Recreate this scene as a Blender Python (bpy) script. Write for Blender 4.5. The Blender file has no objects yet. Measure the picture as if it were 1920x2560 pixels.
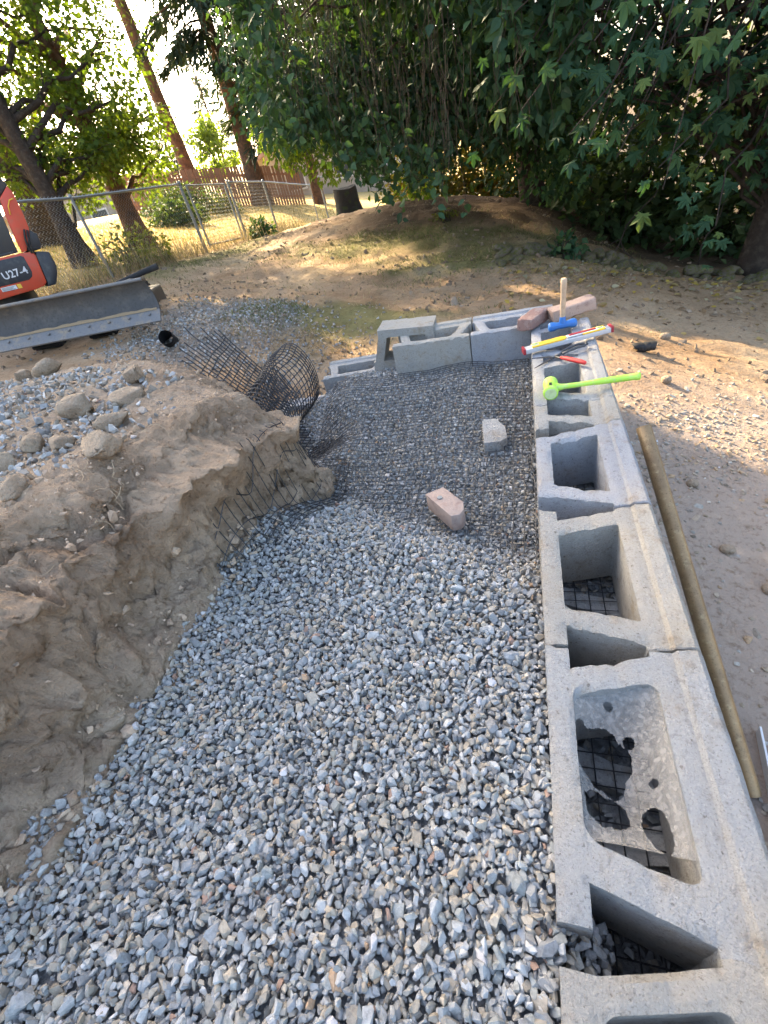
import bpy, bmesh, math, random
import numpy as np
from mathutils import Vector, Matrix

# ------------------------------------------------------------------ camera, sky, sun, exposure
scene = bpy.context.scene
C = scene.collection
cam_d = bpy.data.cameras.new('camera')
cam = bpy.data.objects.new('camera', cam_d)
C.objects.link(cam)
cam.matrix_world = Matrix(((0.95090, 0.02188, 0.30872, -0.023),
                           (0.22407, 0.63940, -0.73550, 0.0),
                           (-0.21349, 0.76856, 0.60311, 0.872),
                           (0, 0, 0, 1)))
cam_d.sensor_fit = 'VERTICAL'
cam_d.sensor_height = 36.0
cam_d.lens = 36.0 * 1130 / 2560
cam_d.clip_start = 0.02
cam_d.clip_end = 2000
scene.camera = cam

SUN_EL = math.radians(30)
SUN_AZ = (-0.70, 0.714)
SUN = np.array([SUN_AZ[0] * math.cos(SUN_EL), SUN_AZ[1] * math.cos(SUN_EL), math.sin(SUN_EL)])
SUN /= np.linalg.norm(SUN)
world = bpy.data.worlds.new('World')
scene.world = world
world.use_nodes = True
wn = world.node_tree
bg = wn.nodes['Background']
sky = wn.nodes.new('ShaderNodeTexSky')
sky.sky_type = 'NISHITA'
sky.sun_disc = False
sky.sun_elevation = SUN_EL
sky.sun_rotation = math.atan2(SUN_AZ[0], SUN_AZ[1])
sky.dust_density = 5.0
sky.ozone_density = 0.5
sky.air_density = 1.0
wn.links.new(sky.outputs[0], bg.inputs[0])
bg.inputs[1].default_value = 0.15
sun_d = bpy.data.lights.new('sun', 'SUN')
sun_d.energy = 5.0
sun_d.angle = math.radians(0.9)
sun_d.color = (1.0, 0.80, 0.52)
sun = bpy.data.objects.new('sun', sun_d)
C.objects.link(sun)
sun.rotation_euler = Vector(SUN).to_track_quat('Z', 'Y').to_euler()
scene.view_settings.view_transform = 'Standard'
scene.view_settings.look = 'None'
scene.view_settings.gamma = 1.0
scene.view_settings.use_curve_mapping = False
scene.view_settings.exposure = 2.65
scene.cycles.max_bounces = 8
scene.cycles.transparent_max_bounces = 12

# ------------------------------------------------------------------ helpers
RNG = np.random.default_rng(7)
random.seed(7)
_tab = np.random.default_rng(3).random((64, 64, 64)).astype(np.float32)


def vnoise(p):
    p = np.asarray(p, float)
    i = np.floor(p).astype(int)
    f = p - i
    f = f * f * (3 - 2 * f)
    i0 = i & 63
    i1 = (i + 1) & 63
    x0, y0, z0 = i0.T
    x1, y1, z1 = i1.T
    fx, fy, fz = f.T
    a = _tab[x0, y0, z0] * (1 - fx) + _tab[x1, y0, z0] * fx
    b = _tab[x0, y1, z0] * (1 - fx) + _tab[x1, y1, z0] * fx
    c = _tab[x0, y0, z1] * (1 - fx) + _tab[x1, y0, z1] * fx
    d = _tab[x0, y1, z1] * (1 - fx) + _tab[x1, y1, z1] * fx
    return (a * (1 - fy) + b * fy) * (1 - fz) + (c * (1 - fy) + d * fy) * fz * 1.0


def fbm(p, scale=1.0, octv=4, gain=0.5):
    p = np.asarray(p, float) * scale
    s = 0
    a = 1
    t = 0
    for k in range(octv):
        s = s + a * (vnoise(p + 17.3 * k) - 0.5)
        t += a
        a *= gain
        p = p * 2.03
    return s / t * 2


def sstep(a, b, x):
    t = np.clip((x - a) / (b - a), 0, 1)
    return t * t * (3 - 2 * t)


def P3(x, y, z=0.0):
    x = np.asarray(x, float)
    return np.stack([x, np.asarray(y, float) + 0 * x, np.asarray(z, float) + 0 * x], -1)


def mesh_np(name, V, F, col=None):
    """V (n,3), F (m,k) all same k"""
    V = np.asarray(V, np.float32)
    F = np.asarray(F, np.int32)
    me = bpy.data.meshes.new(name)
    k = F.shape[1]
    me.vertices.add(len(V))
    me.vertices.foreach_set('co', V.ravel())
    me.loops.add(F.size)
    me.loops.foreach_set('vertex_index', F.ravel())
    me.polygons.add(len(F))
    me.polygons.foreach_set('loop_start', np.arange(len(F), dtype=np.int32) * k)
    me.update(calc_edges=True)
    if col is not None:
        at = me.color_attributes.new('col', 'FLOAT_COLOR', 'POINT')
        c4 = np.ones((len(V), 4), np.float32)
        c4[:, :3] = col
        at.data.foreach_set('color', c4.ravel())
    return me


def link(name, me, mat=None, parent=None, smooth=False, sharp=None):
    o = bpy.data.objects.new(name, me)
    C.objects.link(o)
    if mat is not None and me is not None:
        me.materials.append(mat)
    if parent is not None:
        o.parent = parent
    if me is not None and not (smooth or sharp):
        me.shade_flat()
    if me is not None and (smooth or sharp):
        me.shade_smooth()
        if sharp:
            me.set_sharp_from_angle(angle=math.radians(sharp))
    return o


def tag(o, label=None, cat=None, group=None, kind=None):
    if label:
        o['label'] = label
    if cat:
        o['category'] = cat
    if group:
        o['group'] = group
    if kind:
        o['kind'] = kind
    return o


def thing(name, label, cat, loc=(0, 0, 0), rot=(0, 0, 0), group=None):
    o = bpy.data.objects.new(name, None)
    C.objects.link(o)
    o.location = loc
    o.rotation_euler = rot
    o.empty_display_size = 0.1
    return tag(o, label, cat, group)


def copy_thing(root, loc, rot, label=None):
    r = root.copy()
    C.objects.link(r)
    r.location = loc
    r.rotation_euler = rot
    if label:
        r['label'] = label
    for ch in list(root.children):
        c = ch.copy()
        C.objects.link(c)
        c.parent = r
        for g in ch.children:
            d = g.copy()
            C.objects.link(d)
            d.parent = c
    return r


class MB:
    """collects polygons of one mesh"""

    def __init__(self):
        self.v = []
        self.f = []

    def add(self, V, F):
        o = len(self.v)
        self.v += [tuple(map(float, p)) for p in V]
        self.f += [tuple(i + o for i in q) for q in F]
        return self

    def box(self, c, s, R=None):
        V = np.array([(x, y, z) for x in (-.5, .5) for y in (-.5, .5) for z in (-.5, .5)]) * np.array(s)
        if R is not None:
            V = V @ np.array(R).T
        V = V + np.array(c)
        return self.add(V, [(0, 1, 3, 2), (4, 6, 7, 5), (0, 4, 5, 1), (2, 3, 7, 6), (0, 2, 6, 4), (1, 5, 7, 3)])

    def tube(self, pts, rad, n=8, cap=True):
        V, F, ends = tube_np(pts, rad, n)
        self.add(V, F)
        if cap:
            o = len(self.v) - len(V)
            self.f.append(tuple(o + i for i in reversed(range(n))))
            self.f.append(tuple(o + len(V) - n + i for i in range(n)))
        return self

    def prism(self, poly, depth, O=(0, 0, 0), X=(1, 0, 0), Y=(0, 1, 0)):
        """polygon in plane O,X,Y extruded backwards along -(X x Y) by depth"""
        X = np.array(X, float)
        Y = np.array(Y, float)
        N = np.cross(X, Y)
        A = [np.array(O) + X * a + Y * b for a, b in poly]
        B = [p - N * depth for p in A]
        n = len(A)
        F = [tuple(range(n)), tuple(reversed(range(n, 2 * n)))]
        F += [(i, i + n, (i + 1) % n + n, (i + 1) % n) for i in range(n)]
        return self.add(A + B, F)

    def build(self, name, mat=None, parent=None, bevel=0.0, smooth=False, sharp=None, seg=2, sub=0):
        me = bpy.data.meshes.new(name)
        me.from_pydata(self.v, [], self.f)
        if bevel or sub:
            bm = bmesh.new()
            bm.from_mesh(me)
            bmesh.ops.recalc_face_normals(bm, faces=bm.faces)
            if bevel:
                ed = [e for e in bm.edges if len(e.link_faces) == 2 and e.calc_face_angle(0) > 0.5]
                bmesh.ops.bevel(bm, geom=ed, offset=bevel, segments=seg, affect='EDGES', profile=0.6)
            if sub:
                bmesh.ops.subdivide_edges(bm, edges=bm.edges[:], cuts=sub, use_grid_fill=True)
            bm.to_mesh(me)
            bm.free()
        me.update()
        return link(name, me, mat, parent, smooth, sharp)


def tube_np(pts, rad, n=8):
    P = np.array(pts, float)
    m = len(P)
    r = np.full(m, rad) if np.isscalar(rad) else np.array(rad, float)
    T = np.gradient(P, axis=0)
    T /= np.linalg.norm(T, axis=1)[:, None] + 1e-12
    a = np.array([0, 0, 1.0]) if abs(T[0, 2]) < 0.9 else np.array([1.0, 0, 0])
    u = np.cross(T[0], a)
    u /= np.linalg.norm(u)
    V = []
    ang = np.arange(n) * 2 * np.pi / n
    for k in range(m):
        u = u - T[k] * u.dot(T[k])
        u /= np.linalg.norm(u) + 1e-12
        w = np.cross(T[k], u)
        V.append(P[k] + r[k] * (np.cos(ang)[:, None] * u + np.sin(ang)[:, None] * w))
    V = np.concatenate(V)
    F = []
    for k in range(m - 1):
        for i in range(n):
            j = (i + 1) % n
            F.append((k * n + i, k * n + j, (k + 1) * n + j, (k + 1) * n + i))
    return V, F, n


def tubes_mesh(name, paths, rads, n=6):
    """many tubes in one quad mesh"""
    Vs = []
    Fs = []
    o = 0
    for p, r in zip(paths, rads):
        V, F, _ = tube_np(p, r, n)
        Vs.append(V)
        Fs.append(np.array(F) + o)
        o += len(V)
    return mesh_np(name, np.concatenate(Vs), np.concatenate(Fs))


def rand_rot(n, rng=RNG):
    q = rng.normal(size=(n, 4))
    q /= np.linalg.norm(q, axis=1)[:, None]
    w, x, y, z = q.T
    return np.stack([np.stack([1 - 2 * (y * y + z * z), 2 * (x * y - z * w), 2 * (x * z + y * w)], -1),
                     np.stack([2 * (x * y + z * w), 1 - 2 * (x * x + z * z), 2 * (y * z - x * w)], -1),
                     np.stack([2 * (x * z - y * w), 2 * (y * z + x * w), 1 - 2 * (x * x + y * y)], -1)], -2)


def frames(xd, nd):
    xd = xd / (np.linalg.norm(xd, axis=1)[:, None] + 1e-9)
    nd = nd - xd * np.sum(xd * nd, 1)[:, None]
    nd /= np.linalg.norm(nd, axis=1)[:, None] + 1e-9
    yd = np.cross(nd, xd)
    return np.stack([xd, yd, nd], -1)


def instances(variants, which, loc, R, scl, col=None):
    """merge copies of small triangle meshes -> V,F,col"""
    Vs, Fs, Cs = [], [], []
    o = 0
    loc = np.asarray(loc, float)
    scl = np.asarray(scl, float)
    if scl.ndim == 1:
        scl = np.repeat(scl[:, None], 3, 1)
    for k, (V, F) in enumerate(variants):
        s = np.where(which == k)[0]
        if len(s) == 0:
            continue
        A = V[None] * scl[s][:, None, :]
        A = np.einsum('nij,nvj->nvi', R[s], A) + loc[s][:, None, :]
        nv = len(V)
        Vs.append(A.reshape(-1, 3))
        Fs.append((F[None] + (o + np.arange(len(s)) * nv)[:, None, None]).reshape(-1, 3))
        if col is not None:
            Cs.append(np.repeat(col[s], nv, 0))
        o += len(s) * nv
    return np.concatenate(Vs), np.concatenate(Fs), (np.concatenate(Cs) if col is not None else None)


# ------------------------------------------------------------------ materials
def mat(name, base, rough=0.8, metal=0.0, noise=None, bump=None, attr=False, spec=0.3, trans=0.0, ramp2=None,
        tcol=None, extra=None):
    """base colour (linear) ; noise=(scale, colour2, lo, hi) list ; bump=(scale, strength, dist) list"""
    m = bpy.data.materials.new(name)
    m.use_nodes = True
    nt = m.node_tree
    b = nt.nodes['Principled BSDF']
    b.inputs['Roughness'].default_value = rough
    b.inputs['Metallic'].default_value = metal
    b.inputs['Specular IOR Level'].default_value = spec
    L = nt.links.new
    tc = nt.nodes.new('ShaderNodeTexCoord')
    if attr:
        a = nt.nodes.new('ShaderNodeAttribute')
        a.attribute_name = 'col'
        cur = a.outputs['Color']
    else:
        a = nt.nodes.new('ShaderNodeRGB')
        a.outputs[0].default_value = (*base, 1)
        cur = a.outputs[0]
    for (sc, c2, lo, hi, *det) in (noise or []):
        n = nt.nodes.new('ShaderNodeTexNoise')
        n.inputs['Scale'].default_value = sc
        n.inputs['Detail'].default_value = det[0] if det else 6
        n.inputs['Roughness'].default_value = 0.62
        L(tc.outputs['Object'], n.inputs['Vector'])
        r = nt.nodes.new('ShaderNodeMapRange')
        r.inputs[1].default_value = lo
        r.inputs[2].default_value = hi
        L(n.outputs['Fac'], r.inputs[0])
        mx = nt.nodes.new('ShaderNodeMix')
        mx.data_type = 'RGBA'
        L(r.outputs[0], mx.inputs[0])
        L(cur, mx.inputs[6])
        if len(c2) == 4:      # multiply
            mx.blend_type = 'MULTIPLY'
        mx.inputs[7].default_value = (*c2[:3], 1)
        cur = mx.outputs[2]
    L(cur, b.inputs['Base Color'])
    prev = None
    for (sc, st, di, *typ) in (bump or []):
        if typ and typ[0] == 'V':
            n = nt.nodes.new('ShaderNodeTexVoronoi')
            n.inputs['Scale'].default_value = sc
            out = n.outputs['Distance']
        else:
            n = nt.nodes.new('ShaderNodeTexNoise')
            n.inputs['Scale'].default_value = sc
            n.inputs['Detail'].default_value = 8
            n.inputs['Roughness'].default_value = 0.65
            out = n.outputs['Fac']
        L(tc.outputs['Object'], n.inputs['Vector'])
        bp = nt.nodes.new('ShaderNodeBump')
        bp.inputs['Strength'].default_value = st
        bp.inputs['Distance'].default_value = di
        L(out, bp.inputs['Height'])
        if prev is not None:
            L(prev, bp.inputs['Normal'])
        prev = bp.outputs[0]
    if prev is not None:
        L(prev, b.inputs['Normal'])
    if trans > 0:
        out = nt.nodes['Material Output']
        t = nt.nodes.new('ShaderNodeBsdfTranslucent')
        ms = nt.nodes.new('ShaderNodeMixShader')
        ms.inputs[0].default_value = trans
        if tcol:
            mm = nt.nodes.new('ShaderNodeMix')
            mm.data_type = 'RGBA'
            mm.blend_type = 'MULTIPLY'
            mm.inputs[0].default_value = 1
            L(cur, mm.inputs[6])
            mm.inputs[7].default_value = (*tcol, 1)
            L(mm.outputs[2], t.inputs[0])
        else:
            L(cur, t.inputs[0])
        L(b.outputs[0], ms.inputs[1])
        L(t.outputs[0], ms.inputs[2])
        L(ms.outputs[0], out.inputs['Surface'])
    return m


M = {}
M['dirt'] = mat('dirt', (0, 0, 0), 0.95, attr=True, spec=0.1,
                noise=[(2.2, (0.72, 0.64, 0.56, 1), 0.5, 0.75), (38, (0.66, 0.6, 0.54, 1), 0.52, 0.7), (9, (1.35, 1.3, 1.22, 1), 0.55, 0.8)],
                bump=[(14, 0.7, 0.05), (75, 0.6, 0.012)])
M['bank'] = mat('bank_soil', (0.235, 0.165, 0.115), 0.95, attr=True, spec=0.1,
                noise=[(5, (0.7, 0.66, 0.62, 1), 0.5, 0.75), (60, (0.6, 0.55, 0.5, 1), 0.55, 0.7), (26, (1.3, 1.28, 1.22, 1), 0.56, 0.75)],
                bump=[(45, 0.9, 0.03), (150, 1.0, 0.010), (420, 0.6, 0.004)])
M['bed'] = mat('gravel_base', (0.20, 0.198, 0.195), 0.95, noise=[(60, (0.32, 0.315, 0.305), 0.45, 0.65)], bump=[(90, 0.8, 0.02)])
M['stone'] = mat('stone', (0, 0, 0), 0.85, attr=True, spec=0.25,
                 noise=[(110, (0.62, 0.62, 0.63, 1), 0.48, 0.72), (330, (1.25, 1.25, 1.25, 1), 0.55, 0.7)], bump=[(240, 0.35, 0.003)])
M['boulder'] = mat('boulder', (0.37, 0.285, 0.20), 0.9, spec=0.15,
                   noise=[(9, (0.22, 0.165, 0.115), 0.45, 0.7), (34, (0.46, 0.38, 0.29), 0.52, 0.75), (140, (0.5, 0.47, 0.44, 1), 0.56, 0.72)],
                   bump=[(26, 0.9, 0.025), (110, 0.8, 0.008)])


def concrete(name, base, warm):
    return mat(name, base, 0.92, spec=0.2,
               noise=[(5.5, warm, 0.48, 0.72), (2.1, (0.82, 0.83, 0.86, 1), 0.5, 0.7), (55, (0.72, 0.7, 0.68, 1), 0.54, 0.72),
                      (260, (0.68, 0.66, 0.64, 1), 0.56, 0.70, 3), (170, (1.22, 1.2, 1.18, 1), 0.57, 0.70, 3), (11, (0.80, 0.74, 0.66, 1), 0.55, 0.7), (85, (0.5, 0.48, 0.46, 1), 0.64, 0.69, 4)],
               bump=[(150, 1.0, 0.011), (380, 0.8, 0.005), (50, 0.5, 0.010)])


M['block_a'] = concrete('concrete_grey', (0.41, 0.405, 0.39), (0.42, 0.38, 0.32))
M['block_b'] = concrete('concrete_warm', (0.42, 0.395, 0.35), (0.44, 0.385, 0.305))
M['block_c'] = concrete('concrete_cool', (0.39, 0.395, 0.41), (0.41, 0.375, 0.335))
M['grid_dusty'] = mat('dusty_polymer', (0.05, 0.05, 0.052), 0.7, spec=0.3, noise=[(9, (0.13, 0.125, 0.118), 0.42, 0.66)])
M['grid'] = mat('black_polymer', (0.022, 0.022, 0.024), 0.5, spec=0.4, noise=[(30, (0.12, 0.11, 0.10), 0.5, 0.85)])
M['bark'] = mat('bark', (0.055, 0.042, 0.033), 0.95, spec=0.1, noise=[(14, (0.10, 0.08, 0.062), 0.48, 0.7)], bump=[(18, 1.0, 0.05), (60, 0.6, 0.02)])
M['bark_red'] = mat('bark_reddish', (0.15, 0.085, 0.055), 0.95, spec=0.1, noise=[(9, (0.075, 0.05, 0.038), 0.45, 0.65)], bump=[(12, 1.0, 0.06), (50, 0.7, 0.02)])
M['leaf'] = mat('leaf', (0, 0, 0), 0.6, attr=True, spec=0.18, trans=0.42, tcol=(2.3, 2.2, 0.45))
M['leaf_dark'] = mat('leaf_shaded', (0, 0, 0), 0.6, attr=True, spec=0.16, trans=0.3, tcol=(1.7, 1.7, 0.4))  # shaded copy of leaf that lets less light through
M['needle'] = mat('needle', (0, 0, 0), 0.6, attr=True, spec=0.2, trans=0.2, tcol=(1.4, 1.4, 0.5))
M['grass'] = mat('grass', (0, 0, 0), 0.7, attr=True, spec=0.2, trans=0.3)
M['galv'] = mat('galvanised_steel', (0.24, 0.26, 0.27), 0.45, 0.5, noise=[(25, (0.15, 0.17, 0.175), 0.5, 0.7)], spec=0.5)
M['brick'] = mat('brick_clay', (0.245, 0.15, 0.125), 0.92, noise=[(22, (0.34, 0.27, 0.24), 0.5, 0.7), (120, (0.55, 0.5, 0.5, 1), 0.56, 0.7)], bump=[(130, 0.6, 0.004), (30, 0.4, 0.006)])
M['brick_pale'] = mat('brick_pale', (0.38, 0.27, 0.21), 0.92, noise=[(22, (0.25, 0.15, 0.12), 0.55, 0.75), (120, (0.6, 0.55, 0.5, 1), 0.58, 0.7)], bump=[(130, 0.5, 0.003), (30, 0.4, 0.005)])
M['paver'] = mat('dusty_paver', (0.34, 0.26, 0.215), 0.92, noise=[(30, (0.25, 0.17, 0.14), 0.5, 0.72)], bump=[(150, 0.5, 0.003), (26, 0.3, 0.005)])
M['orange'] = mat('orange_paint', (0.50, 0.052, 0.018), 0.45, noise=[(16, (0.34, 0.085, 0.04), 0.5, 0.8)], spec=0.5)
M['black'] = mat('black_plastic', (0.022, 0.024, 0.03), 0.45, noise=[(18, (0.06, 0.058, 0.055), 0.5, 0.8)], spec=0.4)
M['rubber'] = mat('rubber', (0.02, 0.02, 0.021), 0.8, noise=[(12, (0.07, 0.06, 0.05), 0.5, 0.8)])
M['glass'] = mat('dark_glass', (0.012, 0.016, 0.026), 0.12, spec=0.6)
M['blade'] = mat('worn_blade_steel', (0.075, 0.07, 0.065), 0.7, 0.1, noise=[(7, (0.13, 0.115, 0.095), 0.5, 0.75), (45, (0.05, 0.045, 0.04), 0.5, 0.75), (3, (0.21, 0.16, 0.1), 0.62, 0.8)], bump=[(40, 0.15, 0.01)])
M['blade_edge'] = mat('bare_steel_edge', (0.17, 0.165, 0.16), 0.6, 0.25, noise=[(12, (0.28, 0.22, 0.15), 0.5, 0.72), (60, (0.12, 0.12, 0.12), 0.52, 0.7)])
M['mud'] = mat('dried_mud', (0.30, 0.21, 0.12), 0.95, bump=[(60, 0.8, 0.01)])
M['wood_handle'] = mat('ash_handle', (0.46, 0.33, 0.22), 0.6, noise=[(30, (0.34, 0.24, 0.16), 0.5, 0.7)])
M['blue'] = mat('blue_paint', (0.025, 0.14, 0.42), 0.45, noise=[(30, (0.05, 0.17, 0.36), 0.5, 0.7), (120, (0.10, 0.10, 0.10), 0.66, 0.7)], spec=0.5)
M['neon'] = mat('neon_plastic', (0.40, 0.68, 0.07), 0.5, noise=[(30, (0.46, 0.66, 0.18), 0.5, 0.8), (55, (0.42, 0.44, 0.24), 0.56, 0.72)], spec=0.5)
M['neon_pale'] = mat('scuffed_neon', (0.50, 0.60, 0.30), 0.6, noise=[(60, (0.35, 0.4, 0.2), 0.5, 0.8)])
M['red'] = mat('red_grip', (0.55, 0.045, 0.04), 0.5, noise=[(40, (0.4, 0.06, 0.05), 0.5, 0.8)])
M['dark_red'] = mat('dark_red', (0.30, 0.03, 0.04), 0.5)
M['steel_dark'] = mat('dark_steel', (0.075, 0.078, 0.085), 0.45, 0.6, noise=[(60, (0.14, 0.13, 0.12), 0.5, 0.8)])
M['yellow'] = mat('yellow_paint', (0.72, 0.42, 0.035), 0.5, noise=[(40, (0.6, 0.42, 0.12), 0.5, 0.8)], spec=0.4)
M['white'] = mat('white_plastic', (0.62, 0.62, 0.62), 0.5, noise=[(20, (0.5, 0.49, 0.47), 0.5, 0.8)])
M['silver'] = mat('aluminium', (0.52, 0.53, 0.56), 0.45, 0.4, noise=[(40, (0.4, 0.4, 0.42), 0.5, 0.8)])
M['vial'] = mat('vial_green', (0.45, 0.6, 0.2), 0.2)
M['brass'] = mat('tarnished_pipe', (0.27, 0.175, 0.085), 0.45, 0.45, noise=[(7, (0.15, 0.095, 0.05), 0.45, 0.7), (60, (0.36, 0.27, 0.14), 0.55, 0.75), (200, (0.5, 0.5, 0.5, 1), 0.55, 0.7)], bump=[(150, 0.2, 0.002)], spec=0.5)
M['pipe_end'] = mat('cut_pipe_end', (0.55, 0.52, 0.45), 0.4, 0.6)
M['picket'] = mat('cedar_picket', (0.27, 0.135, 0.08), 0.85, noise=[(8, (0.20, 0.10, 0.06), 0.45, 0.7)])
M['house_wall'] = mat('house_siding', (0.36, 0.31, 0.25), 0.85, noise=[(3, (0.44, 0.4, 0.34), 0.5, 0.7)])
M['house_roof'] = mat('house_roof', (0.36, 0.25, 0.23), 0.9, noise=[(6, (0.28, 0.2, 0.19), 0.45, 0.7)])
M['window'] = mat('window_pane', (0.06, 0.07, 0.08), 0.15, spec=0.6)
M['trim'] = mat('white_trim', (0.7, 0.68, 0.64), 0.7)
M['moss'] = mat('mossy_rock', (0.15, 0.12, 0.085), 0.95, noise=[(2.2, (0.11, 0.11, 0.022), 0.48, 0.56), (9, (0.24, 0.205, 0.155), 0.55, 0.75)], bump=[(30, 0.8, 0.02)])
M['stump'] = mat('old_stump', (0.045, 0.04, 0.032), 0.95, noise=[(6, (0.06, 0.075, 0.02), 0.52, 0.68)], bump=[(14, 1, 0.05)])
M['wire'] = mat('overhead_wire', (0.35, 0.4, 0.4), 0.6)

# ------------------------------------------------------------------ terrain
CTRL = np.array([
    (-6.1, 6.55, .33), (-6.1, 9.3, .14), (-6.1, 10.9, .08), (-6.1, 12.7, -.09), (-6.1, 15.7, -.36), (-4.3, 13.3, -.12),
    (-7.8, 9.5, .5), (-7.5, 7.5, .52), (-12.8, 20.4, .84), (-8.7, 21.5, .05), (-10.7, 21.2, .45), (-9, 28, -.15), (-14, 22, .95),
    (-12, 14, .85), (-9, 14, .35), (-12, 6, 1.0), (-16, 12, 1.4), (-9, 3, .7), (-9, -2, .6),
    (-4.1, 10.55, .07), (-2.2, 10.0, .09), (-.65, 9.8, -.11), (.12, 9.6, -.28), (.9, 7.95, -.72), (-3.66, 6.5, -.06), (-1.4, 6.65, -.27),
    (-.68, 5.46, -.41), (-.18, 4.85, -.43), (-3.4, 4.95, .03), (-2.27, 4.08, -.15), (1.39, 4.62, -.83), (1.9, 4.38, -.98),
    (-1.53, 4.05, -.36), (-.87, 3.3, -.42), (.3, 3.3, -.46), (.75, 3.5, -.58), (1.1, 2.7, -.68), (.7, 1.5, -.71), (.5, .6, -.73), (2.5, 1, -1.05), (2.6, 3, -1.08),
    (.4, -1.0, -.75), (2.5, -1.5, -1.1), (0, 6.2, -.36), (1.3, 6.4, -.80), (2.7, 6.6, -1.14), (1.6, 8.6, -1.05), (3.6, 9, -1.5), (6, 7, -1.7), (6, 12, -1.9),
    (1, 12, -.9), (-2, 14, -.4), (-3.1, 3.6, .02), (-4.5, 3.2, .12), (-5.5, 4.6, .25), (-7, 3, .42), (-1.8, 2.9, -.42), (-2.4, 3.3, -.2), (-3, 1, .1), (-5, 0, .3),
    (-1.5, 2.4, -.45), (0, 1, -.6), (-.6, 0, -.6), (-1.5, -2, -.5), (8, 2, -1.9)])


def tps_fit(c):
    n = len(c)
    d2 = ((c[:, None, :2] - c[None, :, :2]) ** 2).sum(-1)
    K = np.where(d2 > 0, 0.5 * d2 * np.log(d2 + 1e-12), 0)
    A = np.zeros((n + 3, n + 3))
    A[:n, :n] = K + np.eye(n) * 0.02
    A[:n, n] = 1
    A[:n, n + 1:] = c[:, :2]
    A[n:, :n] = A[:n, n:].T
    b = np.concatenate([c[:, 2], [0, 0, 0]])
    return np.linalg.solve(A, b)


_w = tps_fit(CTRL)


def ground_base(x, y):
    x = np.asarray(x, float)
    y = np.asarray(y, float)
    xc = np.clip(x, -18, 9)
    yc = np.clip(y, -4, 30)
    z = np.zeros_like(xc)
    for (a, b, _), w in zip(CTRL, _w):
        d2 = (xc - a) ** 2 + (yc - b) ** 2
        z += w * 0.5 * d2 * np.log(d2 + 1e-12)
    z += _w[-3] + _w[-2] * xc + _w[-1] * yc
    return z


BANK_LINE = np.array([(-.86, -1.6), (-.86, -.3), (-.90, .30), (-.90, .7), (-.86, 1.05), (-.80, 1.35), (-.86, 1.52), (-1.15, 1.72), (-1.6, 1.93),
                      (-2.1, 2.1), (-2.8, 2.32), (-3.6, 2.5), (-5.2, 2.5), (-6.0, 1.0), (-6.0, -1.6)])


def bank_d(x, y):
    """signed distance to the bank outline, positive inside"""
    x = np.asarray(x, float)
    y = np.asarray(y, float)
    best = np.full(x.shape, 1e9)
    ins = np.zeros(x.shape, bool)
    n = len(BANK_LINE)
    for i in range(n):
        a = BANK_LINE[i]
        b = BANK_LINE[(i + 1) % n]
        ab = b - a
        t = np.clip(((x - a[0]) * ab[0] + (y - a[1]) * ab[1]) / (ab @ ab), 0, 1)
        d = np.hypot(x - a[0] - t * ab[0], y - a[1] - t * ab[1])
        best = np.minimum(best, d)
        c = ((a[1] > y) != (b[1] > y)) & (x < (b[0] - a[0]) * (y - a[1]) / (b[1] - a[1] + 1e-12) + a[0])
        ins ^= c
    return np.where(ins, best, -best)


def bed_z(x, y):
    """crushed rock fill behind the wall"""
    x = np.asarray(x, float)
    y = np.asarray(y, float)
    ye = 1.0 + (-x) * 0.42
    t = sstep(ye - .32, ye + .12, y)
    z = -.03 * (1 - t) - .185 * t
    z = z + 0.035 * sstep(-.75, -1.05, x) * (1 - t)
    sh = .30 * sstep(2.0, 2.5, y)
    z = z - .2 * sstep(-.78, -1.25, x + sh) * sstep(1.55, 1.95, y)
    z = z + fbm(P3(x, y, 3.0), 3.0, 2) * 0.022
    return z


def bank_profile(x, y):
    d = bank_d(x, y)
    w = .30 - .13 * sstep(.2, 1.2, y) + .05 * sstep(1.6, 2.0, y)
    n0 = fbm(P3(x, y, 1.0), 2.6, 3)
    q = d / w + n0 * 0.30 * sstep(0, .06, d)
    foot = -.03 - .17 * sstep(.75, 1.25, y) - .24 * sstep(1.38, 1.8, y)
    top = .39 + .06 * fbm(P3(x, y, 5.0), 1.7, 3) - .06 * sstep(1.0, 1.5, y) * sstep(-1.45, -.95, x) - .10 * sstep(-2.0, -3.6, x)
    h = .30 * np.clip(q / .36, 0, 1) + .44 * sstep(.32, .62, q) + .26 * sstep(.55, 1.5, q)
    z = foot + (top - foot) * h
    return z, d, q, h


def bank_z(x, y):
    return bank_profile(x, y)[0]


def ground_z(x, y, detail=True):
    x = np.asarray(x, float)
    y = np.asarray(y, float)
    z = ground_base(x, y)
    d = bank_d(x, y)
    # the sheet dips out of sight under the bank, the trench and the wall
    inside = sstep(-.02, .30, d)
    z = z * (1 - inside) + np.minimum(z, -.65) * inside
    tr = sstep(-1.1, -.95, x) * sstep(.30, .2, x) * sstep(2.75, 2.6, y) * sstep(-4, -3, y)
    z = z * (1 - tr) + np.minimum(z, -.5) * tr
    if detail:
        near = sstep(30, 14, np.hypot(x, y))
        rough = .35 + .65 * sstep(3.2, 4.5, y) * sstep(-5.9, -5.2, x)
        p = P3(x, y, 0)
        z = z + near * rough * (fbm(p, 0.9, 3) * .07 + fbm(p + 9, 4.0, 3) * .035 + fbm(p + 31, 15.0, 2) * .012)
        # windrows of loose soil across the graded dirt
        r = np.maximum(0, 1 - np.abs(fbm(p * np.array([.45, 1.2, 1]) + 4, 1.1, 2)) * 5)
        z = z + .05 * r * near * sstep(4.2, 5.4, y) * sstep(-5.8, -5, x) * sstep(1.5, .5, x)
    return z


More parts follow.
